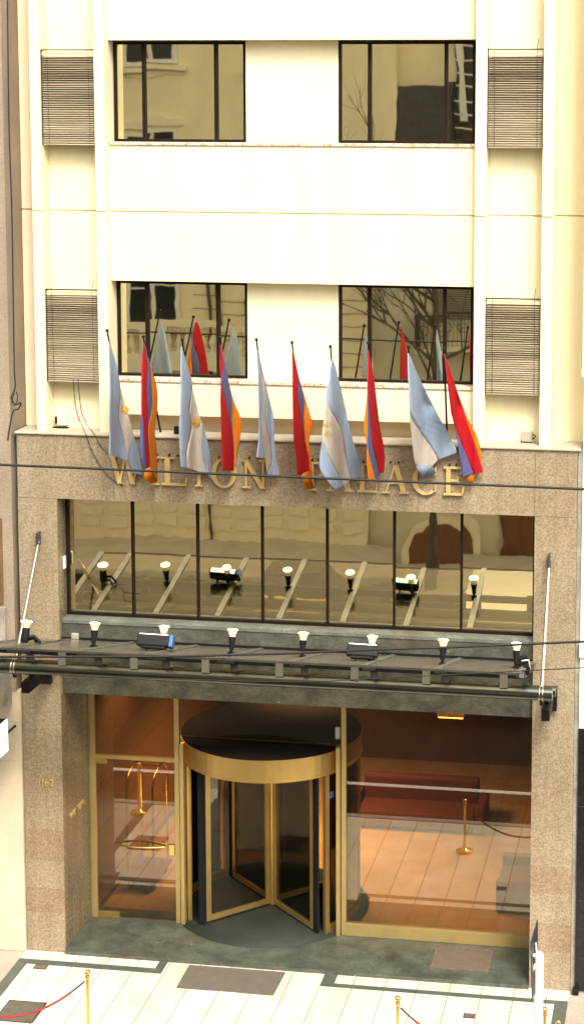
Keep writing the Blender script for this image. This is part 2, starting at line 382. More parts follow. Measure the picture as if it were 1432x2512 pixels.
# granite surround
b = MB()
jx = [0, 1.55, 3.12, 4.70, 6.28, 8.03, 8.66]
for i in range(6):
    b.box(jx[i]+.0035, jx[i+1]-.0035, 0, .42, 7.385, 8.385)
b.box(.01, 8.65, .012, .41, 7.39, 8.38)
part(b, 'granite_lintel', 'granite_pink')
def pillar(x0, x1, cuts):
    b = MB(); z = 7.383
    for zz, mi in cuts:
        b.box(x0, x1, 0, 1.24, zz, z-.003, mi); z = zz
    b.box(x0+.006, x1-.006, .006, 1.23, 0, 7.38, 0)
    return b
part(pillar(XH0, .63, [(6.2, 0), (4.9, 0), (3.5, 0), (2.02, 0), (1.52, 1), (1.05, 0), (.66, 1), (0.0, 0)]), 'granite_pillar', ['granite_pink', 'granite_red'])
part(pillar(8.033, XH1, [(6.2, 0), (4.9, 0), (3.5, 0), (1.96, 0), (1.55, 1), (1.06, 0), (.61, 1), (0.0, 0)]), 'granite_pillar', ['granite_pink', 'granite_red'])
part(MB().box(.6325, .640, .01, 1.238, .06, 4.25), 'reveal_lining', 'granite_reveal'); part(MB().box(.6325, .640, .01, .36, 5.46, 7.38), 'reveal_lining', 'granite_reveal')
b = MB(); b.box(-.03, 8.70, -.035, .95, 8.387, ZT)
part(b, 'cap_slab', 'cap_stone', bevel=.01)
# back wall behind everything upstairs
b = MB(); b.box(-.05, 8.72, .72, .9, 7.3, 17.2)
part(b, 'back_wall', 'cream')
ZJ, G = 11.823, .011
def split(b, x0, x1, y0, y1, z0, z1):
    if z0 < ZJ < z1:
        b.box(x0, x1, y0, y1, z0, ZJ-G); b.box(x0, x1, y0, y1, ZJ+G, z1); b.box(x0+.002, x1-.002, y0+.035, y1-.001, ZJ-G-.01, ZJ+G+.01)
    else: b.box(x0, x1, y0, y1, z0, z1)
for (x0, x1) in ((.293, .452), (1.302, 1.462), (7.085, 7.25), (8.075, 8.245)):
    b = MB(); split(b, x0, x1, .12, .715, ZT+.001, 17.2); part(b, 'pilaster', 'cream')
for (x0, x1) in ((.4525, 1.3015), (7.2505, 8.0745)):
    b = MB(); split(b, x0, x1, .45, .716, ZT+.001, 17.2); part(b, 'bay_wall', 'cream')
b = MB(); split(b, -.055, .2925, .585, .716, ZT+.001, 17.2); part(b, 'end_wall', 'cream_shaded')
b = MB(); split(b, 8.2455, 8.715, .60, .716, ZT+.001, 17.2); part(b, 'end_wall', 'cream')
XS0, XS1 = 1.4625, 7.0845
WIN = [(9.262, 10.735), (12.885, 14.385)]
for z0, z1 in ((8.69, 9.205), (10.762, 12.828), (14.405, 17.2)):
    b = MB(); split(b, XS0, XS1, .30, .70, z0, z1); part(b, 'spandrel', 'cream')
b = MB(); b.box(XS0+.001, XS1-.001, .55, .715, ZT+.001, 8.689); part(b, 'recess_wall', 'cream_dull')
for z0, z1 in WIN:
    b = MB(); b.box(3.545, 4.962, .53, .70, z0-.05, z1+.02); part(b, 'window_pier', 'cream')
    b = MB(); b.box(XS0+.002, XS1-.002, .275, .70, z0-.056, z0-.008); part(b, 'sill', 'sill_stone', bevel=.006)
def window(x0, x1, z0, z1, mull, y, fw, pane_mat, tilt=None, mw=.026):
    f = MB()
    f.box(x0, x1, y-.04, y+.05, z1-fw, z1); f.box(x0, x1, y-.04, y+.05, z0, z0+fw)
    f.box(x0, x0+fw, y-.039, y+.05, z0+fw, z1-fw); f.box(x1-fw, x1, y-.039, y+.05, z0+fw, z1-fw)
    for q in mull: f.box(q-mw, q+mw, y-.045, y+.05, z0+fw, z1-fw)
    fr = part(f, 'window', 'frame_brown')
    e = [x0+fw] + [q for mm in mull for q in (mm-mw, mm+mw)] + [x1-fw]
    for i in range(0, len(e), 2):
        tx, tz = (tilt[i//2] if tilt else (0, 0))
        h = (z1-z0)/2; wx = (e[i+1]-e[i])/2
        vs = []
        for (X, Z) in ((e[i]-.01, z0+fw-.01), (e[i+1]+.01, z0+fw-.01), (e[i+1]+.01, z1-fw+.01), (e[i]-.01, z1-fw+.01)):
            dy = tx*(Z-(z0+z1)/2) + tz*(X-(e[i]+e[i+1])/2)
            vs.append((X, y+dy, Z))
        vs += [(a, yy+.008, c) for a, yy, c in vs]
        p = MB(); p.add(vs, [(0, 1, 2, 3), (7, 6, 5, 4), (0, 4, 5, 1), (1, 5, 6, 2), (2, 6, 7, 3), (3, 7, 4, 0)])
        p.build('pane', pane_mat, fr)
    return fr
for z0, z1 in WIN:
    window(1.475, 3.535, z0, z1, [1.945, 3.075], .58, .035, 'mirror_glass', [(.001, .002), (-.001, .001), (.002, 0)])
    window(4.972, 7.02, z0, z1, [5.437, 6.59], .58, .035, 'mirror_glass', [(0, .001), (.001, 0), (-.001, -.002)])
window(.642, 8.03, 5.452, 7.37, [1.723, 2.768, 3.796, 4.818, 5.861, 6.897], .38, .045, 'mirror_glass_low',
       [(.002, .0), (0, 0), (.001, 0), (-.001, 0), (0, 0), (.009, 0), (.003, .0)], .017)
b = MB(); b.box(.635, 8.031, .10, 1.2, 4.255, 5.38); part(b, 'green_marble_beam', 'green_marble')
b = MB(); b.box(.634, 8.032, .085, .40, 5.383, 5.45); part(b, 'ledge', 'green_band', bevel=.008)
b = MB(); b.box(.64, 8.03, .45, 1.2, 5.46, 7.38); part(b, 'window_backing', 'black')
# --- louvre screens in the bays
def louvre(x0, x1, z0, z1, y):
    g = MB(); n = int((z1-z0-.08)/.0335); ph = random.random()
    for i in range(n):
        z = z0+.012+i*.0335; fr_ = i/n; t = (.72 if fr_ < .38 else .50 if fr_ < .68 else .34)+.08*math.sin(i*.7+ph*6)+random.uniform(-.07, .07)
        dy, dz = .020*math.cos(t), .020*math.sin(t)
        j = random.uniform(-.003, .003)
        g.add([(x0+.006, y-dy, z-dz+j), (x1-.006, y-dy, z-dz-j), (x1-.006, y+dy, z+dz-j), (x0+.006, y+dy, z+dz+j),
               (x0+.006, y-dy, z-dz+j+.003), (x1-.006, y-dy, z-dz-j+.003), (x1-.006, y+dy, z+dz-j+.003), (x0+.006, y+dy, z+dz+j+.003)],
              [(0, 1, 2, 3), (7, 6, 5, 4), (0, 4, 5, 1), (1, 5, 6, 2), (2, 6, 7, 3), (3, 7, 4, 0)])
    go = part(g, 'louvre_screen', 'slat')
    f = MB(); f.box(x0, x0+.008, y-.03, y+.03, z0, z1); f.box(x1-.008, x1, y-.03, y+.03, z0, z1)
    f.box(x0, x1, y-.026, y+.026, z1-.012, z1+.004); f.build('frame', 'black', go)
    hb = MB(); hb.box(x0+.009, x1-.009, y-.01, y+.02, z1-.085, z1-.035); hb.build('head_strip', 'cream_dull', go)
    for xx in (x0+(x1-x0)*.12, x0+(x1-x0)*.88):
        h = MB(); h.tube([(xx, y-.03, z1-.04), (xx, y-.02, z1+.03), (xx+.01, y+.05, z1+.15)], .004, 5)
        h.tube([(xx+.01, y-.026, z0+.02), (xx, y-.032, z1-.04)], .003, 4); h.build('hanger', 'wire', go)
    # cooling unit as a dark backing that puts shade into the slat gaps
    u = MB(); u.box(x0+.012, x1-.012, y+.06, y+.22, z0+.03, z1-.10); u.build('unit_backing', 'slat_shade', go)
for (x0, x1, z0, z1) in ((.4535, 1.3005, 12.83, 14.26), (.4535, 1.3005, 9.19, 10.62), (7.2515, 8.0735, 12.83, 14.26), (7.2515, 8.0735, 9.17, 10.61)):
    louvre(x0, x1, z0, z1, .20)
# --- entrance glazing in plane y=1.25
YD = 1.25
for nm, bx in (('door_jamb', (.668, .755, YD-.04, YD+.05, .057, 4.25)), ('transom', (.756, 2.099, YD-.03, YD+.04, 2.79, 2.855)), ('mullion', (2.10, 2.182, YD-.045, YD+.055, .057, 4.25)),
               ('drum_post', (2.20, 2.262, YD-.09, YD+.03, .057, 3.13)), ('mullion', (4.868, 4.944, YD-.045, YD+.055, .057, 4.25)), ('drum_post', (4.79, 4.855, YD-.09, YD+.03, .057, 3.22)),
               ('bottom_rail', (4.945, 8.03, YD-.05, YD+.06, .057, .26)), ('edge_strip', (.641, .667, YD-.02, YD+.05, .057, 4.25))):
    part(MB().box(*bx), nm, 'gold_soft', bevel=.004)
part(MB().box(2.262, 4.79, YD-.01, YD+.03, 3.222, 3.243), 'pane_edge', 'black')
for n_, q in (('fixed_pane', (4.945, 8.03, .26, 4.25)), ('fixed_pane', (2.182, 4.868, 3.245, 4.25)), ('fixed_pane', (.755, 2.10, 2.855, 4.25))):
    p = MB(); p.box(q[0], q[1], YD, YD+.008, q[2], q[3]); part(p, n_, 'lobby_glass')
d = MB(); d.box(.757, 2.098, YD, YD+.008, .075, 2.788); dr = part(d, 'side_door', 'lobby_glass')
h = MB(); pts = []
a0, a1 = at(278, 2073, y=YD-.07), at(402, 2081, y=YD-.07)
for k in range(9):
    t = k/8; q = a0.lerp(a1, t); pts.append((q.x, YD-.03-.10*math.sin(math.pi*t), q.z+.012*math.sin(math.pi*t)))
h.tube(pts, .017, 10); h.build('handle', 'brass', dr); h = MB(); h.tube([(a0.x, YD+.06, a0.z+.0), ((a0.x+a1.x)/2, YD+.12, a0.z+.05), (a1.x, YD+.06, a1.z)], .015, 8); h.build('handle', 'brass', dr)
l = MB(); q = at(421, 2085, y=YD-.02); l.box(q.x-.05, q.x+.045, YD-.02, YD+.03, q.z-.10, q.z+.09); l.build('lock', 'brass', dr, bevel=.008)
MB().box(.76, 1.12, YD-.025, YD+.035, .06, .155).build('hinge_patch', 'gold', dr); MB().box(.76, .95, YD-.024, YD+.034, 2.70, 2.787).build('hinge_patch', 'gold', dr)
# ---- pillar number and side lettering
def lettering(name, sub, txt, size, loc, rot, mt, par):
    loc = Vector(loc); e = Vector((0, 0, 0))
    for ch in txt:
        me = text_mesh(ch, size, .012); wch = max(v.co.x for v in me.vertices)
        if not e.x: root = bpy.data.objects.new(name, me); o = root; o.parent = par; base = Vector(WORLD[par.name])
        else: o = bpy.data.objects.new(sub, me); o.parent = root
        COL.objects.link(o); me.materials.clear(); me.materials.append(MATS[mt])
        me.transform(Matrix.Translation(loc + rot @ e - base) @ rot.to_4x4()); e.x += wch+size*.09
rx = Matrix.Rotation(R(90), 3, 'X')
q = at(92, 1926, y=-.015); lettering('house_number', 'digit', '1162', .155, (q.x, -.014, q.z), rx, 'brass_letter', H)
rz = Matrix.Rotation(R(90), 3, 'Z') @ rx
lettering('side_lettering', 'letter', 'WILTON', .15, (.648, .28, 2.10), rz, 'brass_letter', H)
# little wall boxes that belong to the front
b = MB(); q = at(186, 1563, y=.09); b.box(q.x-.06, q.x+.06, .05, .098, q.z-.07, q.z+.07); part(b, 'junction_box', 'box_grey', bevel=.012)
b = MB(); b.box(.641, .675, .18, .26, 6.22, 6.42); part(b, 'junction_box', 'white_paint', bevel=.01)
b = MB(); q = at(434, 1046, y=.2); b.box(q.x-.04, q.x+.04, .17, .24, ZT+.001, ZT+.12); part(b, 'junction_box', 'black', bevel=.006)
b = MB(); q = at(1292, 1071, y=.40); b.box(q.x-.075, q.x+.075, .36, .44, ZT+.02, ZT+.17); b.box(q.x-.09, q.x+.06, .37, .44, ZT+.001, ZT+.019, 1)
b.tube([(q.x+.08, .40, ZT+.13), (q.x+.13, .40, ZT+.10), (q.x+.08, .40, ZT+.05)], .012, 6, 1); part(b, 'junction_box', ['box_grey', 'black'], bevel=.008)
b = MB(); q = at(153, 1036, y=.40); b.box(q.x-.07, q.x+.08, .38, .44, ZT+.05, ZT+.20); b.box(q.x-.11, q.x-.08, .38, .43, ZT+.07, ZT+.18, 1)
b.box(q.x-.16, q.x+.10, .37, .44, ZT+.001, ZT+.016, 1); part(b, 'junction_box', ['cream', 'black'])
# ================================================================== SIGN LETTERS
def glyph(ch):
    P = []      # polygons in unit box (x right, z up)
    def rect(x0, x1, z0, z1): P.append([(x0, z0), (x1, z0), (x1, z1), (x0, z1)])
    def diag(xa, za, xb, zb, w): P.append([(xa-w/2, za), (xa+w/2, za), (xb+w/2, zb), (xb-w/2, zb)])
    def ring(cx, cz, rx, rz, ix, iz, a0, a1, n=18):
        for i in range(n):
            s, e = a0+(a1-a0)*i/n, a0+(a1-a0)*(i+1)/n
            P.append([(cx+rx*math.cos(s), cz+rz*math.sin(s)), (cx+rx*math.cos(e), cz+rz*math.sin(e)),
                      (cx+ix*math.cos(e), cz+iz*math.sin(e)), (cx+ix*math.cos(s), cz+iz*math.sin(s))])
    T, s, hs = .17, .075, .05
    if ch == 'I': rect(.12, .12+T, 0, 1); rect(0, .41, 0, hs); rect(0, .41, 1-hs, 1); return P, .41
    if ch == 'L': rect(.10, .10+T, 0, 1); rect(0, .38, 1-hs, 1); rect(0, .78, 0, .075); diag(.74, .07, .78, .30, .05); return P, .80
    if ch == 'T': rect(.33, .33+T, 0, 1); rect(.22, .61, 0, hs); rect(0, .83, .925, 1); diag(.03, .74, .02, .93, .05); diag(.80, .74, .81, .93, .05); return P, .83
    if ch == 'E':
        rect(.10, .10+T, 0, 1); rect(0, .72, 0, .075); rect(0, .68, .925, 1); rect(.27, .55, .48, .55)
        diag(.72, .07, .76, .28, .05); diag(.66, .74, .67, .93, .05); diag(.55, .40, .55, .63, .045); return P, .78
    if ch == 'P':
        rect(.10, .10+T, 0, 1); rect(0, .39, 0, hs); rect(0, .40, .93, 1); rect(.27, .40, .44, .50)
        ring(.40, .72, .32, .28, .15, .215, -math.pi/2, math.pi/2); return P, .72
    if ch == 'O': ring(.46, .5, .46, .52, .28, .455, 0, 2*math.pi, 36); return P, .92
    if ch == 'C':
        ring(.46, .5, .46, .52, .28, .455, math.pi*.27, math.pi*1.73, 28); diag(.79, .68, .80, .96, .05); diag(.79, .10, .80, .33, .04); return P, .86
    if ch == 'N':
        rect(.12, .12+s, 0, 1); rect(.78, .78+s, 0, 1); diag(.80, 0, .14, 1, .20); rect(0, .32, 0, hs); rect(.0, .16, 1-hs, 1); rect(.66, .97, 1-hs, 1); return P, .97
    if ch == 'A':
        diag(.10, 0, .42, 1, .07); diag(.72, 0, .44, 1, .18); rect(.20, .62, .33, .39); rect(-.02, .24, 0, hs); rect(.56, .88, 0, hs); return P, .86
    if ch == 'W':
        diag(.38, 0, .12, 1, .17); diag(.38, 0, .60, 1, .065); diag(.86, 0, .62, 1, .17); diag(.86, 0, 1.10, 1, .065)
        rect(0, .28, 1-hs, 1); rect(.48, .74, 1-hs, 1); rect(.98, 1.22, 1-hs, 1); return P, 1.22
SG = thing('hotel_sign', (4.2, -.03, 7.66), 'raised gold serif letters of the hotel name across the granite lintel', 'sign lettering')
LET = [('W', 268, 350), ('I', 372, 391), ('L', 396, 460), ('T', 468, 508), ('O', 518, 580), ('N', 593, 655),
       ('P', 752, 797), ('A', 800, 866), ('L', 876, 925), ('A', 938, 1000), ('C', 1010, 1072), ('E', 1087, 1137)]
for ch, ua, ub in LET:
    xa = at(ua, 1160, y=-.05).x; xb = at(ub, 1160, y=-.05).x
    P, wd = glyph(ch); b = MB(); z0, z1 = 7.665, 8.10
    for i, poly in enumerate(P):
        k = .0012*(i % 9); b.prism([(xa+(px)*(xb-xa)/wd, z0+pz*(z1-z0)) for px, pz in poly], 'y', -.052-k, -.022+k)
    for px in (.2, .8): b.tube([(xa+(xb-xa)*px, -.036, z1-.03), (xa+(xb-xa)*px, .0, z1+.0)], .007, 6)
    b.build('letter', 'brass_letter', SG)
    for px in (.3, .62): MB().box(xa+(xb-xa)*px-.008, xa+(xb-xa)*px+.008, -.06, -.002, z1+.02, z1+.045).build('fixing_pin', 'black', SG)
# ================================================================== CANOPY
CN = thing('entrance_canopy', (4.3, 0, 5.1), 'dark glass canopy on a steel tube over the hotel entrance', 'canopy')
YF = -2.50
def cz(y): return 5.13 - y*.243
x0c, x1c = .22, 8.06
brackets = [1.28, 2.367, 3.44, 4.53, 5.631, 6.664, 7.766]
joints = [.76, 1.80, 2.82, 3.84, 4.88, 5.90, 6.92]
ed = [x0c]+joints+[x1c]
for i in range(len(ed)-1):
    b = MB(); b.prism([(.075, cz(.075)), (YF, cz(YF)), (YF, cz(YF)+.014), (.075, cz(.075)+.014)], 'x', ed[i]+.008, ed[i+1]-.008)
    b.build('glass_sheet', 'canopy_glass', CN)
for x in joints+[x0c+.02, x1c-.03]:
    b = MB(); b.prism([(.08, cz(.08)-.012), (YF+.06, cz(YF+.06)-.012), (YF+.06, cz(YF+.06)-.05), (-1.62, cz(-1.62)-.12), (.08, cz(.08)-.09)], 'x', x-.025, x+.025)
    b.build('beam', 'steel_dark', CN)
    b = MB(); b.prism([(.07, cz(.07)+.016), (YF+.02, cz(YF+.02)+.016), (YF+.02, cz(YF+.02)+.026), (.07, cz(.07)+.026)], 'x', x-.045, x+.045); b.prism([(.07, cz(.07)+.0265), (YF+.02, cz(YF+.02)+.0265), (YF+.02, cz(YF+.02)+.036), (.07, cz(.07)+.036)], 'x', x-.012, x+.012); b.build('cover_strip', 'bar_grey', CN)
for x in brackets:
    b = MB(); b.box(x-.055, x+.055, -1.69, -1.665, 5.27, cz(-1.68)-.004); b.build('bracket_plate', 'bracket_grey', CN)
b = MB(); b.box(x0c, x1c, -1.655, -1.60, cz(-1.6)-.115, cz(-1.6)-.005); b.build('shade_strip', 'black', CN)  # added black strip for the shade seen between glass and tube
b = MB(); b.box(x0c, x1c, YF-.012, YF-.001, cz(YF)-.012, cz(YF)+.018); b.build('front_edge', 'steel_dark', CN)
b = MB(); b.box(x0c, x1c, .079, .098, cz(.08)-.10, cz(.08)+.05); b.build('wall_channel', 'black', CN)
b = MB(); b.tube([(.21, -1.60, 5.19), (8.45, -1.60, 5.19)], .100, 24); b.build('front_tube', 'tube_steel', CN)
b = MB(); b.tube([(.15, -1.22, 5.11), (8.47, -1.22, 5.11)], .075, 20); b.build('rear_tube', 'tube_steel', CN)
for x in (.40, 8.30):
    b = MB(); b.box(x-.105, x+.105, -.10, -.002, 4.44, 4.80); b.box(x-.06, x+.06, -.9, -.101, 4.55, 4.72)
    b.prism([(-.102, 4.52), (-1.3, 5.02), (-1.3, 5.12), (-.102, 4.75)], 'x', x-.03, x+.03); b.build('wall_bracket', 'black', CN)
for (ut, vt, ub_, vb) in ((97, 1318, 36, 1592), (1346, 1372, 1327, 1690)):
    A = at(ut, vt, y=-.04); B_ = at(ub_, vb, y=-1.60); B_.z = max(B_.z, 5.19)
    top = Vector((A.x, -.02, A.z)); bot = Vector((B_.x, -1.60, 5.19))
    b = MB(); b.tube([top.lerp(bot, .03), top.lerp(bot, .97)], .026, 12); b.build('tie_rod', 'steel', CN)
    b = MB(); b.box(top.x-.015, top.x+.015, -.16, -.002, top.z-.10, top.z+.09); b.lathe(top.lerp(bot, .04), [(.001, -.04), (.032, -.04), (.032, .06), (.001, .06)], 10, 0, (bot-top).normalized())
    b.build('rod_bracket', 'steel_dark', CN)
    for dx in (-.022, .022):
        b = MB(); b.lathe((bot.x+dx, -1.60, 5.19), [(.103, -.008), (.118, -.008), (.118, .008), (.103, .008)], 24, 0, Vector((1, 0, 0))); b.build('clamp_ring', 'steel', CN)
    b = MB(); b.box(bot.x-.02, bot.x+.02, -1.64, -1.56, 5.03, 5.10); b.build('clamp_foot', 'black', CN)
for x in joints:
    b = MB(); b.box(x-.05, x+.05, -1.62, -1.56, 5.275, cz(-1.6)-.11); b.build('support_block', 'steel_dark', CN)
# ================================================================== SPOTLIGHTS
GS = 'reflector spotlights standing on the canopy'
def spot(x, label):
    y0, z0 = -1.50, cz(-1.50)+.016
    t = thing('spotlight', (x, y0, z0), label, 'spotlight', GS); ax = Vector((.0, .30, 1)).normalized(); base = Vector((x, y0, z0+.06))
    b = MB(); b.lathe(base, [(.03, 0), (.034, .02), (.038, .08), (.052, .15), (.055, .19)], 14, 0, ax); b.build('socket', 'black', t)
    b = MB(); b.box(x-.045, x+.045, y0-.035, y0+.035, z0, z0+.03); b.tube([(x, y0, z0+.02), (x, y0, z0+.07)], .02, 8); b.build('foot', 'black', t)
    b = MB(); b.lathe(base, [(.046, .19), (.048, .215), (.070, .27), (.075, .285)], 18, 0, ax); b.build('bulb', 'bulb', t)
    b = MB(); b.lathe(base, [(.075, .285), (.071, .297), (.045, .305), (.001, .31)], 18, 0, ax); b.build('bulb_face', 'bulb_face', t)
    return t
xs = [1.70, 2.75, 3.78, 4.83, 5.84, 6.87, 7.92]
labs = ['lit reflector spotlight on the canopy beside the grey junction box', 'lit reflector spotlight just behind the blue-ended floodlight',
        'slim lit spotlight on the canopy, right of the black and blue floodlight', 'middle lit spotlight on the canopy, left of the green-lit floodlight',
        'lit spotlight rising behind the green-lit round floodlight', 'lit spotlight on the canopy between the green floodlight and the right end',
        'lit spotlight with dark clamp at the right end of the canopy']
sp0 = spot(xs[0], labs[0])
for x, lb in zip(xs[1:], labs[1:]): dup(sp0, (x, -1.50, cz(-1.50)+.016), lb)
t = thing('spotlight', (.70, -1.45, cz(-1.45)+.016), 'bent spotlight leaning by the left tie rod of the canopy', 'spotlight', GS)
b0 = Vector((.62, -1.45, cz(-1.45)+.03)); ax = Vector((.04, .25, 1)).normalized()
b = MB(); b.lathe(b0, [(.05, 0), (.06, .03), (.062, .10), (.055, .22)], 14, 0, ax); b.tube([b0+Vector((.02, 0, .08)), b0+Vector((.14, .02, .10)), b0+Vector((.24, .03, .0))], .022, 8)
b.tube([b0+Vector((.02, .05, .03)), b0+Vector((.12, .06, .05)), b0+Vector((.17, .06, -.01))], .018, 8); b.build('socket', 'black', t)
b = MB(); b.lathe(b0, [(.05, .22), (.055, .24), (.08, .29), (.086, .305)], 18, 0, ax); b.build('bulb', 'bulb', t)
b = MB(); b.lathe(b0, [(.086, .305), (.08, .317), (.001, .33)], 18, 0, ax); b.build('bulb_face', 'bulb_face', t)
t = thing('spotlight', (7.95, -1.38, cz(-1.4)+.016), 'unlit twin clamp lamp on the canopy corner by the right pillar', 'spotlight')
b = MB(); b.obox((8.0, -1.40, cz(-1.4)+.13), Vector((.9, .3, .1)).normalized(), Vector((-.3, .9, 0)).normalized(), Vector((0, 0, 1)), .07, .05, .05)
b.tube([(8.05, -1.4, 5.42), (8.08, -1.45, 5.55)], .06, 12); b.tube([(7.9, -1.45, 5.5), (8.1, -1.4, 5.62)], .025, 8); b.tube([(8.0, -1.5, 5.62), (8.1, -1.5, 5.64), (8.12, -1.5, 5.5)], .014, 8, 1); b.build('clamp_body', ['black', 'steel'], t)
def flood(x, y, z, wd, mt, side, label):
    t = thing('floodlight', (x, y, z), label, 'floodlight'); ax = Vector((1, .04, -.03)).normalized(); az = Vector((.0, .62, 1)).normalized(); ay = az.cross(ax).normalized(); az = ax.cross(ay)
    az = az if az.z > 0 else -az; c = Vector((x, y, z+.14))
    b = MB(); b.obox(c, ax, ay, az, wd, .06, .085); b.obox(c-az*.09, ax, ay, az, wd*.75, .04, .03); b.build('housing', 'black', t, bevel=.02)
    b = MB(); b.obox(c+az*.088, ax, ay, az, wd*.88, .045, .006); b.build('lamp_face', mt, t)
    for k in (-.5, .4): MB().box(x+wd*k, x+wd*(k+.1), y-.02, y+.02, z, z+.08).build('foot', 'black', t)
    if side:
        b = MB(); b.obox(c+ax*(wd+.03)+ay*(-.01), ax, ay, az, .028, .07, .09); b.build('end_cover', 'blue_plastic', t, bevel=.01)
    return t
q = at(370, 1583, y=-1.78); flood(q.x-.01, -1.60, cz(-1.62)+.016, .24, 'flood_white', True, 'black box floodlight with bright blue end cover on the canopy')
q = at(888, 1605, y=-1.6); flood(q.x, -1.58, cz(-1.6)+.016, .225, 'flood_green', False, 'black floodlight glowing green on the canopy')
# ================================================================== FLAGPOLES AND FLAGS
tips = [(263, 811), (352, 826), (447, 833), (540, 828), (629, 833), (716, 840), (810, 850), (903, 841), (1001, 851), (1088, 856)]
pn = ['first', 'second', 'third', 'fourth', 'fifth', 'sixth', 'seventh', 'eighth', 'ninth', 'tenth']
GP = 'black flagpoles leaning out over the granite lintel'
T = [at(u, v, y=-.78) for u, v in tips]
basev = Vector((-.09, 1.14, -1.52))
p0 = None
def pole(tip, label):
    base = tip+basev; base.z = ZT+.002; t = thing('flagpole', tuple(base), label, 'flagpole', GP)
    top = tip+Vector((0, 0, 0)); d = (top-base).normalized()
    b = MB(); b.tube([base+d*.02, top], [.017, .013], 8); b.build('pole', 'black', t)
    b = MB(); b.sphere(top, .026); b.build('finial', 'black', t)
    b = MB(); b.lathe(base, [(.03, 0), (.03, .06), (.02, .08)], 10, 0); b.build('socket', 'black', t)
    return t
fl_desc = ['pale blue and white flag with a sun half hidden', 'red, violet and orange flag ending in an orange lump', 'blue and white flag with a sun and a broad white foot',
           'red flag with bulging orange right edge', 'narrow folded blue and white flag', 'long red flag with orange tail', 'wide blue and white flag with full sun',
           'red flag with orange on its left edge', 'windblown blue and white flag lifting to the right', 'bright red flag with violet left edge']
for i, tp in enumerate(T):
    lb = 'black flagpole %s' % ('carrying the ' + fl_desc[i])
    lb = ' '.join(lb.split()[:16])
    if p0 is None: p0 = pole(tp, lb); b0v = tp
    else:
        l = tp+basev; l.z = ZT+.002
        # same tilt and length: heights differ by a few centimetres only
        dup(p0, (l.x, l.y, l.z+(tp.z-b0v.z)), lb)
def zA(X, Y): return (250+X/5.728, 790+Y/5.728)
def zB(X, Y): return (490+X/4.773, 810+Y/4.773)
def zC(X, Y): return (760+X/6.44, 830+Y/6.44)
def zD(X, Y): return (960+X/5.728, 840+Y/5.728)
def zI(X, Y): return (X, Y)
BL, WH, RD, NV, OR = 0, 1, 2, 3, 4
FM = ['flag_blue', 'flag_white', 'flag_red', 'flag_navy', 'flag_orange']
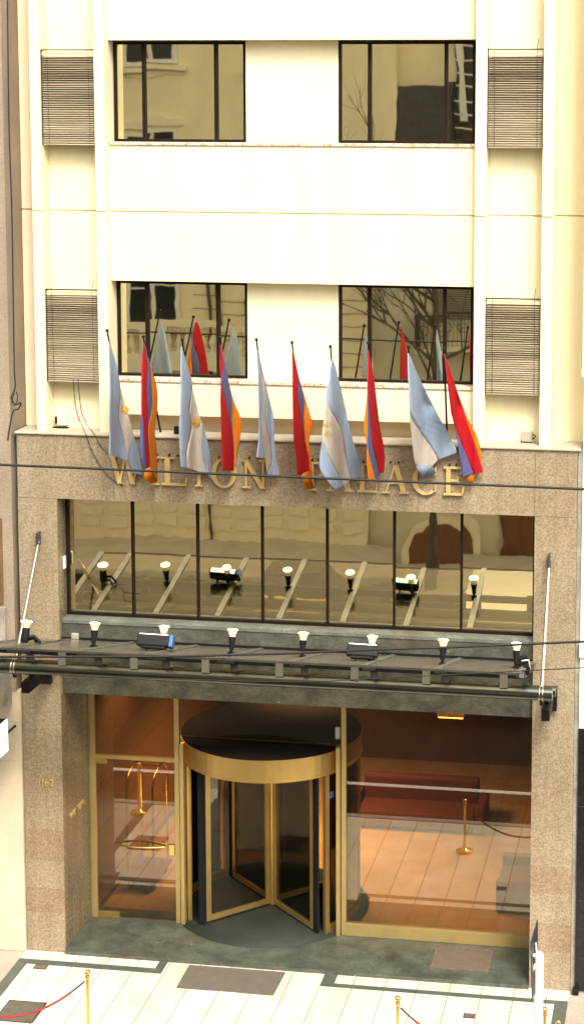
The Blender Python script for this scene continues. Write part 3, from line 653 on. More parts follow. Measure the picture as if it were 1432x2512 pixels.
FL = [
 (zA, [BL, WH, BL], [[(98, 262), (106, 600), (108, 950), (104, 1300), (104, 1600), (100, 1800), (100, 1860)],
   [(100, 262), (205, 600), (264, 955), (245, 1330), (300, 1600), (350, 1850), (375, 1950)],
   [(101, 262), (206, 600), (266, 955), (366, 1285), (440, 1600), (367, 1860), (425, 2125)],
   [(102, 262), (208, 600), (268, 955), (372, 1290), (450, 1600), (530, 1860), (575, 2150)]], (340, 1235, 7), []),
 (zA, [NV, RD, NV, OR], [[(588, 300), (560, 600), (558, 900), (556, 1250), (545, 1500), (545, 1800), (590, 2060)],
   [(589, 300), (561, 600), (559, 900), (557, 1250), (595, 1500), (610, 1800), (625, 2050)],
   [(594, 300), (650, 600), (636, 900), (652, 1250), (652, 1500), (665, 1800), (672, 2040)],
   [(596, 300), (676, 600), (700, 900), (706, 1200), (655, 1500), (667, 1800), (690, 2050)],
   [(598, 300), (680, 600), (775, 930), (780, 1200), (742, 1500), (765, 1800), (775, 2240)]], None, [(OR, [(600, 2080), (700, 2020), (778, 2100), (770, 2255), (690, 2270), (600, 2210)])]),
 (zI, [BL, WH, BL], [[(444, 850), (443, 930), (443, 956), (442, 1010), (440, 1052), (442, 1110), (445, 1146)],
   [(444.5, 850), (468, 930), (471, 956), (466, 1010), (470, 1052), (458, 1110), (459, 1148)],
   [(445, 850), (469, 930), (471.5, 956), (484, 1010), (498, 1052), (497, 1110), (510, 1165)],
   [(445.5, 850), (469.5, 930), (472.5, 956), (486, 1010), (501, 1052), (515, 1110), (519, 1178)]], (480, 1036, 8), []),
 (zB, [RD, NV, OR], [[(240, 170), (232, 410), (245, 600), (240, 830), (248, 1090), (255, 1400), (265, 1640)],
   [(245, 170), (275, 420), (250, 600), (305, 830), (360, 1090), (395, 1400), (395, 1645)],
   [(248, 170), (298, 400), (335, 600), (372, 830), (375, 1060), (400, 1400), (398, 1648)],
   [(250, 170), (302, 400), (338, 600), (395, 830), (492, 1090), (432, 1450), (405, 1650)]], None, []),
 (zB, [BL, WH, BL], [[(668, 230), (678, 500), (685, 780), (690, 1020), (690, 1250), (665, 1470), (665, 1485)],
   [(670, 230), (715, 520), (738, 780), (720, 1020), (735, 1250), (760, 1480), (765, 1495)],
   [(672, 230), (725, 500), (785, 760), (770, 1050), (800, 1250), (845, 1500), (795, 1690)],
   [(676, 230), (740, 500), (800, 760), (862, 1020), (872, 1250), (885, 1450), (935, 1720)]], None, []),
 (zB, [RD, NV, OR], [[(1077, 230), (1083, 500), (1085, 780), (1090, 1090), (1100, 1300), (1125, 1480), (1135, 1690)],
   [(1085, 230), (1145, 520), (1150, 780), (1205, 1090), (1230, 1300), (1270, 1480), (1285, 1690)],
   [(1088, 230), (1148, 520), (1215, 800), (1215, 1060), (1232, 1300), (1272, 1480), (1287, 1690)],
   [(1092, 230), (1150, 520), (1225, 780), (1318, 1100), (1278, 1290), (1297, 1480), (1335, 1860)]], None, [(OR, [(1180, 1690), (1285, 1640), (1335, 1855), (1250, 1865)])]),
 (zC, [BL, WH, BL], [[(350, 300), (300, 600), (250, 980), (215, 1350), (190, 1620), (150, 2050), (385, 2400)],
   [(350, 300), (300, 600), (250, 981), (215, 1350), (195, 1625), (360, 2000), (540, 2340)],
   [(351, 300), (302, 600), (255, 985), (440, 1350), (540, 1620), (585, 2000), (650, 2240)],
   [(353, 300), (440, 600), (520, 950), (600, 1300), (680, 1620), (780, 1950), (825, 2180)]], (300, 1440, 11), []),
 (zC, [OR, NV, RD], [[(915, 180), (905, 600), (890, 1000), (850, 1400), (900, 1700), (895, 1900), (930, 2290)],
   [(915, 180), (905, 600), (905, 1000), (908, 1400), (905, 1700), (960, 1950), (1040, 2250)],
   [(916, 180), (908, 600), (915, 900), (960, 1400), (985, 1700), (1050, 1950), (1090, 2130)],
   [(920, 180), (1000, 600), (1050, 1000), (1100, 1400), (1160, 1700), (1175, 1900), (1165, 2120)]], None, []),
 (zD, [WH, BL], [[(225, 150), (232, 500), (255, 1000), (280, 1300), (300, 1500), (330, 1700), (430, 1880)],
   [(226, 150), (233, 500), (258, 1000), (400, 1250), (560, 1480), (615, 1570), (650, 1650)],
   [(235, 150), (400, 520), (650, 1020), (780, 1240), (850, 1400), (905, 1500), (905, 1550)]], None, [(BL, [(340, 1740), (430, 1900), (560, 1890), (620, 1830), (560, 1720)])]),
 (zD, [NV, RD, OR], [[(735, 160), (790, 600), (840, 1000), (900, 1250), (940, 1500), (975, 1750), (990, 1890)],
   [(735, 160), (790, 601), (840, 1001), (905, 1230), (1010, 1500), (1090, 1700), (1150, 1840)],
   [(738, 160), (890, 600), (1020, 1000), (1100, 1250), (1190, 1500), (1250, 1700), (1280, 1830)],
   [(740, 160), (892, 600), (1050, 1030), (1190, 1300), (1245, 1500), (1255, 1700), (1285, 1835)]], None, [(OR, [(1040, 1870), (1175, 1820), (1130, 2020), (1075, 1990)])]),
]
def cr(p, t):
    n = len(p)-1; s = min(t*n, n-1e-6); i = int(s); f = s-i
    a, b_, c, d = p[max(i-1, 0)], p[i], p[i+1], p[min(i+2, n)]
    def h(A, B, C, D): 
        v = .5*((2*B)+(-A+C)*f+(2*A-5*B+4*C-D)*f*f+(-A+3*B-3*C+D)*f**3)
        return v*.8 + (B+(C-B)*f)*.2
    return (h(a[0], b_[0], c[0], d[0]), h(a[1], b_[1], c[1], d[1]))
GF = 'flags hanging from the leaning poles'
for i, (zf, bands, curves, sun, patches) in enumerate(FL):
    u0 = tips[i][0]; ph = i*1.7
    C = [[zf(*p) for p in c] for c in curves]
    vtop = C[0][0][1]
    def depth(u, v, ph=ph, u0=u0, vtop=vtop, vt=tips[i][1]):
        t = max(0, (v-vtop)/320.0); a = min(1, t*3)
        fold = a*(.040*math.sin((u-u0-12*t)*.21+ph)+.018*math.sin((u-u0)*.47+ph*2+t*2))
        lin = (u-u0)/46.0 if u > u0 else (u-u0)/130.0
        yp = 1.14*max(0, v-vt)/213.0                       # where the pole is at this height
        k = min(1, max(0, (v-950)/80.0)); k = k*k*(3-2*k)
        lim = min(yp, .88*(1-k)+.70*k)
        y = lin if lin < lim*.6 else lim*.6+lim*.38*(1-math.exp(-(lin-lim*.6)/max(.02, lim*.38)))
        w_ = .48*(1-math.exp(-max(0, v-vt)/90.0))*(1-min(1, max(0, lin)/max(.02, lim)))
        return -.81 - w_ + y + fold*(.5 if lin > lim else 1)*(1-.4*k)
    b = MB(); NT, K = 64, 7
    for k, mi in enumerate(bands):
        vs = []; fs = []
        for a in range(NT+1):
            t = a/NT; L_, R_ = cr(C[k], t), cr(C[k+1], t)
            for c in range(K+1):
                s = c/K; u = L_[0]+(R_[0]-L_[0])*s; v = L_[1]+(R_[1]-L_[1])*s
                vs.append(at(u, v, y=depth(u, v)))
        for a in range(NT):
            for c in range(K): fs.append((a*(K+1)+c, a*(K+1)+c+1, (a+1)*(K+1)+c+1, (a+1)*(K+1)+c))
        b.add(vs, fs, mi, True)
    for mi, poly in patches:
        pp = [zf(*p) for p in poly]; b.add([at(u, v, y=depth(u, v)+.035) for u, v in pp], [list(range(len(pp)))], mi, True)
    tp = T[i]; lab = fl_desc[i] + ', %s from the left' % pn[i] if i not in () else ''
    o = b.build('flag', FM, None, origin=(tp.x, tp.y, tp.z)); tag(o, lab, 'flag', GF)
    so_ = o.modifiers.new('thick', 'SOLIDIFY'); so_.thickness = .004
    if sun:
        su, sv = (zf(sun[0], sun[1])); r = sun[2]*1.15; e = MB()
        def PT(u, v): return at(u, v, y=depth(u, v)-.012)
        pts = [PT(su, sv)]+[PT(su+r*math.cos(a*math.pi/10), sv+r*math.sin(a*math.pi/10)) for a in range(20)]
        e.add(pts, [(0, 1+a, 1+(a+1) % 20) for a in range(20)])
        for a in range(24):
            an = a*2*math.pi/24; wd = .09
            if zf is zA and (a < 6 or a > 21): continue
            ro = r*(2.0 if a % 2 else 1.65)
            e.add([PT(su+r*1.08*math.cos(an-wd), sv+r*1.08*math.sin(an-wd)), PT(su+r*1.08*math.cos(an+wd), sv+r*1.08*math.sin(an+wd)), PT(su+ro*math.cos(an), sv+ro*math.sin(an))], [(0, 1, 2)])
        eo = e.build('sun_emblem', 'flag_sun', o)
# ================================================================== REVOLVING DOOR
RD_ = thing('revolving_door', (3.48, 2.15, .055), 'round gold framed revolving door in the middle of the entrance', 'revolving door')
cx, cy, RR = 3.50, 2.16, 1.50
b = MB(); b.arc(cx, cy, RR-.02, RR, 2.77, 3.115, 0, 2*math.pi, 72); b.arc(cx, cy, RR-.06, RR+.012, 2.745, 2.775, 0, 2*math.pi, 72); b.arc(cx, cy, RR+.0005, RR+.010, 3.085, 3.112, 0, 2*math.pi, 72)
o = b.build('rim', 'gold', RD_)
b = MB(); b.lathe((cx, cy, 0), [(.001, 3.128), (RR+.002, 3.128), (RR+.002, 3.1155), (RR-.021, 3.1152), (RR-.021, 2.80), (.001, 2.80)], 64); b.build('drum_top', 'black_top', RD_)
b = MB(); b.lathe((cx, cy, 0), [(.001, .064), (RR+.13, .064), (RR+.13, .057)], 64); b.build('floor_disc', 'disc_stone', RD_)
b = MB(); b.tube([(cx, cy, .07), (cx, cy, 2.79)], .05, 16); b.build('centre_post', 'gold', RD_)
for k in range(4):
    a = R(45+90*k); d = Vector((math.cos(a), math.sin(a), 0)); n_ = Vector((-d.y, d.x, 0)); Z = Vector((0, 0, 1)); c = Vector((cx, cy, 0))
    f = MB()
    f.obox(c+d*.10+Z*1.42, d, n_, Z, .04, .022, 1.32); f.obox(c+d*1.235+Z*1.42, d, n_, Z, .045, .022, 1.32)
    f.obox(c+d*.665+Z*.145, d, n_, Z, .523, .0215, .045); f.obox(c+d*.665+Z*2.70, d, n_, Z, .523, .0215, .04)
    w_ = f.build('wing', 'gold', RD_)
    g = MB(); g.obox(c+d*.665+Z*1.42, d, n_, Z, .525, .004, 1.235); g.build('pane', 'wing_glass', w_)
    g = MB(); g.obox(c+d*1.345+Z*1.42, d, n_, Z, .065, .018, 1.34); g.obox(c+d*.72+Z*.08, d, n_, Z, .62, .012, .018); g.build('rubber_seal', 'rubber', w_)
for (a0, a1) in ((R(137), R(214)), (R(-40), R(43))):
    g = MB(); g.arc(cx, cy, RR-.045, RR-.035, .20, 2.75, a0, a1, 24); wl = g.build('curved_wall', 'wing_glass', RD_)
    g = MB(); g.arc(cx, cy, RR-.06, RR-.02, .065, .20, a0, a1, 24)
    for a in (a0, a1, (a0+a1)/2):
        g.obox((cx+(RR-.04)*math.cos(a), cy+(RR-.04)*math.sin(a), 1.41), Vector((math.cos(a), math.sin(a), 0)), Vector((-math.sin(a), math.cos(a), 0)), Vector((0, 0, 1)), .035, .04 if a != (a0+a1)/2 else .012, 1.34)
    g.build('wall_frame', 'gold', wl)
    s = -1 if a0 > 1 else 1
# ================================================================== LOBBY
ZL = .057
b = MB(); b.box(.70, 8.03, 1.33, 9.4, -.05, ZL); tag(b.build('lobby_floor', 'lobby_tiles'), kind='structure')
b = MB(); b.box(.642, 8.031, 1.325, 1.60, -.04, ZL+.004); tag(b.build('lobby_threshold', 'green_floor'), kind='structure')
b = MB()
for i in range(6): b.box(.50, .70, 1.34+0*i, 9.4, ZL+.02+i*.68, ZL+.02+i*.68+.665)
b.box(.48, .69, 1.34, 9.4, 0, 4.2, 1); b.box(.70, .715, 1.34, 9.4, ZL+.001, ZL+.10, 1)
tag(b.build('lobby_left_wall', ['wood_orange', 'wood_dark']), kind='structure')
tag(MB().box(8.04, 8.2, 1.34, 9.4, 0, 4.2).build('lobby_right_wall', 'wood_dark'), kind='structure')
tag(MB().box(.5, 8.2, 9.4, 9.6, 0, 4.2).build('lobby_back_wall', 'wood_dark'), kind='structure')
tag(MB().box(.5, 8.2, 1.30, 9.6, 4.256, 4.4).build('lobby_ceiling', 'wood_orange'), kind='structure')
for (x, y, e) in ((1.5, 2.6, 18), (6.6, 2.4, 38), (3.6, 4.7, 150)):
    la = bpy.data.lights.new('lobby_lamp', 'AREA'); la.size = 1.2; la.energy = e; la.color = (1, .66, .34); la.spread = R(130)
    lo = bpy.data.objects.new('lobby_lamp', la); COL.objects.link(lo); lo.location = (x, y, 4.15)
t = thing('ceiling_lamp', (6.4, 3.1, 4.1), 'glowing orange strip lamp on the lobby ceiling at right', 'lamp')
q0, q1 = at(1075, 1752, y=3.2), at(1135, 1757, y=3.2)
b = MB(); b.box(q0.x, q1.x, 3.16, 3.24, q0.z-.05, q0.z-.02); b.build('tube', 'ceiling_strip', t)
b = MB(); b.box(q0.x-.02, q1.x+.02, 3.13, 3.27, q0.z-.019, q0.z+.04); b.build('lamp_housing', 'gold', t)
SF = thing('lobby_sofa', (5.4, 6.3, ZL), 'long red upholstered sofa at the back of the lobby', 'sofa')
b = MB(); b.box(4.3, 6.5, 5.6, 6.35, .12, .42); b.build('seat', 'sofa_red', SF, bevel=.05)
b = MB(); b.box(4.3, 6.5, 6.351, 6.58, .12, .86); b.build('backrest', 'sofa_red', SF, bevel=.05)
for x in (4.12, 6.52):
    b = MB(); b.box(x, x+.17, 5.6, 6.5, .1, .60); b.build('armrest', 'sofa_red', SF, bevel=.04)
for x in (4.2, 6.6):
    b = MB(); b.box(x-.03, x+.03, 5.7, 5.76, ZL, .1); b.build('leg', 'wood_dark', SF)
SF2 = thing('reflection_armchair', (7.6, 3.1, ZL), 'low grey brown armchair standing in for a reflection, right side of the lobby', 'armchair')  # armchair shape stands in for a brown reflection in the glass
b = MB(); b.box(7.25, 7.9, 2.6, 3.5, .10, .45); b.build('seat', 'sofa_grey', SF2, bevel=.04)
b = MB(); b.box(7.80, 8.02, 2.6, 3.5, .451, .95); b.build('backrest', 'sofa_grey', SF2, bevel=.04)
for y in (2.42, 3.505):
    b = MB(); b.box(7.25, 7.98, y, y+.17, .08, .62); b.build('armrest', 'sofa_grey', SF2, bevel=.03)
CT = thing('luggage_cart', (1.15, 2.75, ZL), 'brass luggage cart with arched rails inside the left door', 'luggage cart')
b = MB(); b.box(.86, 1.44, 2.25, 3.25, .22, .28); b.build('deck', 'sofa_red', CT, bevel=.02)
for x in (.92, 1.38):
    b = MB(); b.tube([(x, 2.32, .28), (x, 2.32, 1.85)]+[(x, 2.75-.43*math.cos(k*math.pi/10), 1.85+.30*math.sin(k*math.pi/10)) for k in range(11)]+[(x, 3.18, 1.85), (x, 3.18, .28)], .02, 8); b.build('arched_rail', 'brass', CT)
b = MB(); b.tube([(.92, 2.75, 2.15), (1.38, 2.75, 2.15)], .018, 8); b.build('hanging_bar', 'brass', CT)
for x in (.95, 1.35):
    for y in (2.4, 3.1):
        b = MB(); b.lathe((x, y, ZL+.08), [(.001, -.02), (.08, -.02), (.08, .02), (.001, .02)], 16, 0, Vector((1, 0, 0))); b.build('wheel', 'rubber', CT)
MB().box(4.775, 4.845, 1.19, 1.235, 3.36, 3.55).build('sensor_box', 'box_grey', H).location = (0, 0, 0)
st = MB(); aa = R(-36); cc = (cx+(RR-.03)*math.cos(aa), cy+(RR-.03)*math.sin(aa), 2.38); st.obox(cc, Vector((-math.sin(aa), math.cos(aa), 0)), Vector((math.cos(aa), math.sin(aa), 0)), Vector((0, 0, 1)), .045, .003, .055); st.build('blue_sticker', 'blue_plastic', RD_)
# ================================================================== MATS, GRATES, COVERS
def floorslab(name, corners, z0, z1, mts, label, cat, group=None, bevel=.004, ring=0):
    pts = [at(u, v, z=z1) for u, v in corners]; xs_ = [p.x for p in pts]; ys_ = [p.y for p in pts]
    x0, x1, y0, y1 = (xs_[0]+xs_[3])/2, (xs_[1]+xs_[2])/2, (ys_[2]+ys_[3])/2, (ys_[0]+ys_[1])/2
    return x0, x1, y0, y1
x0, x1, y0, y1 = floorslab('', [(460, 2368), (700, 2385), (668, 2440), (438, 2425)], 0, .006, '', '', '')
y1 = min(y1, -.07)
b = MB()
pts = [(x0, y0)]+[(x0+(x1-x0)*k/10, y0+random.uniform(-.006, .006)) for k in range(1, 10)]+[(x1, y0), (x1+.02, y1), (x0-.01, y1)]
b.prism(pts, 'z', .001, .014); tag(b.build('doormat', 'mat_grey', None, origin=(x0, y0, 0)), 'plain grey doormat on the white tiles before the revolving door', 'doormat')
x0, x1, y0, y1 = floorslab('', [(1068, 2322), (1210, 2330), (1200, 2385), (1055, 2375)], 0, .06, '', '', '')
t = thing('recessed_mat', ((x0+x1)/2, (y0+y1)/2, .055), 'brown framed mat set into the green marble step', 'doormat')
MB().box(x0+.05, x1-.05, y0+.05, y1-.05, .056, .064).build('mat', 'mat_brown', t)
b = MB(); b.box(x0, x1, y0, y0+.049, .056, .068); b.box(x0, x1, y1-.049, y1, .056, .068); b.box(x0, x0+.049, y0+.0495, y1-.0495, .056, .067); b.box(x1-.049, x1, y0+.0495, y1-.0495, .056, .067); b.build('frame', 'plate_rust', t)
x0, x1, y0, y1 = floorslab('', [(22, 2455), (117, 2460), (82, 2510), (-15, 2505)], 0, 0, '', '', '')
t = thing('drain_grate', ((x0+x1)/2, (y0+y1)/2, 0), 'square ribbed metal grate in the tiles under the red rope', 'grate')
b = MB(); b.box(x0, x1, y0, y0+.02, .001, .012); b.box(x0, x1, y1-.02, y1, .001, .012); b.box(x0, x0+.02, y0+.0205, y1-.0205, .001, .0115); b.box(x1-.02, x1, y0+.0205, y1-.0205, .001, .0115); b.build('frame', 'steel_dark', t)
b = MB(); n = 30
for k in range(n):
    xx = x0+.025+(x1-x0-.05)*k/n; b.box(xx, xx+.012, y0+.021, y1-.021, .003, .010)
b.box(x0+.021, x1-.021, y0+.0212, y1-.0212, .001, .0025, 1); b.build('bars', ['grate_metal', 'black'], t)
for (crn, lab) in (([(88, 2365), (121, 2367), (113, 2379), (82, 2377)], 'small rusty cover in the tiles by the left pillar'), ([(1137, 2487), (1165, 2488), (1163, 2499), (1134, 2498)], 'small rusty cover in the tiles at the right of the pavement')):
    x0, x1, y0, y1 = floorslab('', crn, 0, 0, '', '', '')
    t = thing('access_cover', ((x0+x1)/2, (y0+y1)/2, 0), lab, 'cover', 'small metal covers in the pavement')
    b = MB(); b.box(x0, x1, y0, y0+.015, .005, .010); b.box(x0, x1, y1-.015, y1, .005, .010); b.box(x0, x0+.015, y0+.0155, y1-.0155, .005, .0095); b.box(x1-.015, x1, y0+.0155, y1-.0155, .005, .0095); b.build('frame', 'steel_dark', t)
    MB().box(x0+.016, x1-.016, y0+.016, y1-.016, .005, .008).build('lid', 'plate_rust', t)
# ================================================================== STANCHIONS AND ROPES
GST = 'brass rope posts on the pavement'
P_ = [(1.848, -2.447), (6.403, -2.509), (8.47, -2.51), (8.68, -2.83)]
t = thing('rope_post', (P_[0][0], P_[0][1], 0), 'brass rope post standing alone at the left of the pavement', 'rope post', GST)
b = MB(); b.lathe((P_[0][0], P_[0][1], 0), [(.001, .001), (.16, .001), (.16, .02), (.05, .045), (.026, .07), (.026, .07)], 24); b.build('base', 'brass', t)
b = MB(); b.tube([(P_[0][0], P_[0][1], .06), (P_[0][0], P_[0][1], .90)], .024, 14); b.lathe((P_[0][0], P_[0][1], .86), [(.025, 0), (.034, .01), (.034, .03), (.025, .05)], 14); b.build('post', 'brass', t)
b = MB(); b.sphere((P_[0][0], P_[0][1], .955), .042, 16); b.build('ball', 'brass', t)
for (x, y), lb in zip(P_[1:], ('brass rope post in front of the framed mat', 'brass rope post hidden behind the white sign pole', 'brass rope post in the bottom right corner by the dark border')):
    dup(t, (x, y, 0), lb)
P0 = (.02, -3.35); dup(t, (P0[0], P0[1], 0), 'brass rope post beyond the left edge holding the other end of the red rope')
def rope(a, b_, sag, label, z=.86):
    A = Vector((a[0], a[1], z)); B_ = Vector((b_[0], b_[1], z)); d = (B_-A); n = 20; pts = []
    for k in range(n+1):
        s = .02+.96*k/n; q = A+d*s; q.z -= sag*4*s*(1-s); pts.append(q)
    t = thing('barrier_rope', tuple(A), label, 'rope', 'red barrier ropes between brass posts')
    b = MB(); b.tube(pts[2:-2], .016, 8); b.build('rope', 'red_rope', t)
    for e in (pts[:3], pts[-3:]):
        b = MB(); b.tube(e, .012, 8); b.build('end_sleeve', 'dark_rope', t)
rope(P_[0], P0, .42, 'dark red rope hanging above the ribbed grate')
rope(P_[1], P_[2], .52, 'red rope sagging between the two right hand posts')
# ================================================================== STREET SIGN
t = thing('street_sign', (8.47, -3.15, 0), 'white street sign pole with its dark plate seen edge on', 'street sign')
tp = at(1321, 2345, y=-3.15)
b = MB(); b.tube([(tp.x, -3.15, 0), (tp.x, -3.15, tp.z)], .064, 20); b.sphere((tp.x, -3.15, tp.z), .064, 20); b.build('pole', 'white_paint', t)
A0, A1 = at(1299, 2312, y=-3.35), at(1316, 2256, y=-2.75)
A2, A3 = at(1317, 2395, y=-2.75), at(1303, 2455, y=-3.35)
xx = (A0.x+A1.x+A2.x+A3.x)/4
vs = [A0, A1, A2, A3]; vs2 = [q+Vector((.012, 0, 0)) for q in vs]
b = MB(); b.add(vs+vs2, [(0, 1, 2, 3), (7, 6, 5, 4), (0, 4, 5, 1), (1, 5, 6, 2), (2, 6, 7, 3), (3, 7, 4, 0)]); b.build('plate', 'sign_back', t)
b = MB(); b.tube([(tp.x, -3.15, tp.z-.02), (tp.x-.07, -3.15, tp.z+.0), (tp.x-.11, -3.15, tp.z+.02)], .03, 8)
b.tube([(tp.x-.04, -3.18, tp.z-.10), (tp.x-.09, -3.2, tp.z-.2)], .02, 8); b.tube([(tp.x-.04, -3.1, tp.z+.03), (tp.x-.05, -3.08, tp.z+.15)], .013, 6); b.build('bracket', 'white_paint', t)
# ================================================================== WIRES
def wire(pts, r, label, mt='wire', n=40):
    pts = [Vector(p) for p in pts]; out = []
    for i in range(len(pts)-1): out += [pts[i].lerp(pts[i+1], k/n) for k in range(n)]
    out.append(pts[-1])
    b = MB(); b.tube(out, r, 6); o = b.build('overhead_wire', mt, None, origin=tuple(out[0])); tag(o, label, 'wire', 'wires across the street front')
def ext(p, q, k=3):
    d = q-p; return [p-d*k, q+d*k]
wire(ext(at(0, 1140, y=-6), at(1432, 1200, y=-6)), .016, 'black cable crossing in front of the flags and gold letters')
pc = [at(u, v, y=-6) for u, v in ((-900, 1596), (0, 1611), (400, 1611), (712, 1603), (900, 1594), (1100, 1588), (1432, 1574), (3000, 1490))]
wire(pc, .016, 'thick black cable sagging across the canopy', n=8)
pc = [at(u, v, y=-6) for u, v in ((-900, 1625), (0, 1650), (300, 1662), (640, 1672), (800, 1671), (1100, 1655), (1432, 1638), (3000, 1540))]
wire(pc, .007, 'thin cable passing just below the canopy tube', n=8)
def cable(pix, y, r, label, mt='wire'):
    pts = []
    P3 = [at(u, v, y=(y[i] if isinstance(y, list) else y)) for i, (u, v) in enumerate(pix)]
    for k in range(10*(len(P3)-1)+1):
        t = k/10; i = min(int(t), len(P3)-2); f = t-i
        a, b_, c, d = P3[max(i-1, 0)], P3[i], P3[i+1], P3[min(i+2, len(P3)-1)]
        pts.append(.5*((2*b_)+(c-a)*f+(2*a-5*b_+4*c-d)*f*f+(3*b_-a-3*c+d)*f**3))
    b = MB(); b.tube(pts, r, 6); o = b.build('loose_cable', mt, None, origin=tuple(pts[0])); tag(o, label, 'cable', 'loose cables on the front')
cable([(180, 930), (187, 1000), (200, 1040), (210, 1062), (228, 1110), (255, 1155), (278, 1178), (304, 1192)], [.10, .10, .10, -.05, -.03, -.03, -.03, -.03], .006, 'longer black cable running from the lower left louvre to the lintel foot')
cable([(192, 930), (199, 1000), (212, 1038), (235, 1070), (247, 1094), (262, 1108), (272, 1116)], [.10, .10, .10, -.05, -.03, -.03, -.03], .006, 'shorter cable from the lower left louvre ending at the first letter')
cable([(197, 995), (203, 1018), (211, 1034)], .093, .009, 'short red sleeve round the shorter hanging cable', 'red_wire')
cable([(184, 985), (189, 1010), (196, 1035)], .093, .009, 'short red sleeve round the longer hanging cable', 'red_wire')
cable([(19, -20), (23, 300), (30, 520), (33, 700), (36, 900), (38, 950), (29, 975), (40, 992), (52, 988), (46, 1003), (33, 1010), (24, 1050), (20, 1080)], -.09, .011, 'black cable down the left party wall ending in loops')
cable([(40, 960), (44, 975), (38, 995), (30, 985), (36, 965)], -.10, .008, 'knotted coil of black cable by the left end of the cap')
cable([(95, 1572), (130, 1575), (165, 1567), (210, 1572)], [-1.35, -1.3, -1.0, -1.0], .006, 'thin cable trailing from the bent spotlight over the canopy')
# ================================================================== NEIGHBOURS
NL = thing('left_neighbour_building', (-2, 0, 0), 'brown mosaic and stone clad building along the left edge', 'building')
def npart(mb, name, mt, par, bevel=0): return mb.build(name, mt, par, bevel=bevel)
npart(MB().box(-4, -.065, -.075, 4, 4.30, 18), 'mosaic_wall', 'mosaic', NL)
b = MB()
zz = [0, .62, 1.95, 3.15, 3.78, 4.296]
for i in range(5): b.box(-4, -.012, -.055, 4, zz[i]+.003, zz[i+1]-.003)
b.box(-4, -.02, -.045, 4, 0, 4.29); npart(b, 'stone_cladding', 'travertine', NL)
npart(MB().box(-2, -.235, -.10, -.076, 5.70, 7.06), 'brown_panel', 'brown_panel', NL)
npart(MB().box(-2, -.20, -.13, -.076, 5.1, 5.64), 'window_sill_block', 'old_stone', NL)
# sloping stone bracket of the neighbour's balcony
q = [at(-40, 1700, y=-.6), at(35, 1648, y=-.35), at(36, 1712, y=-.30), at(0, 1752, y=-.6)]
b = MB(); b.prism([(-.9, 4.30), (-.9, 4.75), (-.07, 4.75), (-.076, 4.05)], 'x', -1.5, -.14); npart(b, 'balcony_bracket', 'old_stone', NL)
LB = thing('light_box_sign', (-.4, -.5, 3.4), 'white lit box sign at the left edge, under the stone bracket', 'sign')
z0, z1 = at(18, 1846, y=-.5).z, at(18, 1762, y=-.5).z; xr = at(20, 1800, y=-.5).x
b = MB(); b.box(xr-.9, xr-.012, -.60, -.50, z0+.01, z1-.01); b.build('case', 'black', LB)
b = MB(); b.box(xr-.012, xr, -1.2, -.501, z0+.03, z1-.01); b.build('face', 'lightbox', LB)
b = MB(); b.box(xr-.10, xr-.0125, -1.2, -.601, z0, z1+.02); b.build('casing', 'black', LB)
b = MB(); b.tube([(xr-.05, -.5, (z0+z1)/2), (xr-.05, -.05, (z0+z1)/2)], .02, 6); b.build('arm', 'black', LB)
NR = thing('right_neighbour_building', (11, 0, 0), 'white plastered building with black stone base along the right edge', 'building')
npart(MB().box(8.735, 14, -.01, 4, 4.165, 18), 'plaster_wall', 'white_plaster', NR)
b = MB()
zz = [0.02, 1.46, 2.95, 4.16]
for i in range(3): b.box(8.733, 14, -.03, 4, zz[i]+.004, zz[i+1]-.004)
b.box(8.74, 14, -.02, 4, 0, 4.15, 1); npart(b, 'black_base', ['black_granite', 'box_grey'], NR)
npart(MB().box(8.722, 14, -.06, -.011, 5.27, 5.50), 'string_course', 'white_plaster', NR, .01); npart(MB().box(8.70, 14, -.10, -.011, 9.50, 9.62), 'string_course', 'white_plaster', NR, .01)
b = MB(); b.box(8.71, 14, -.07, -.0105, 9.621, 18); npart(b, 'upper_wall', 'white_plaster', NR)
b = MB(); b.box(8.664, 8.735, .02, .5, 0, 8.4); npart(b, 'party_joint', 'old_stone', NR)
b = MB(); b.box(8.70, 8.80, -.14, -.031, 0, .10); npart(b, 'base_block', 'black', NR, .02)
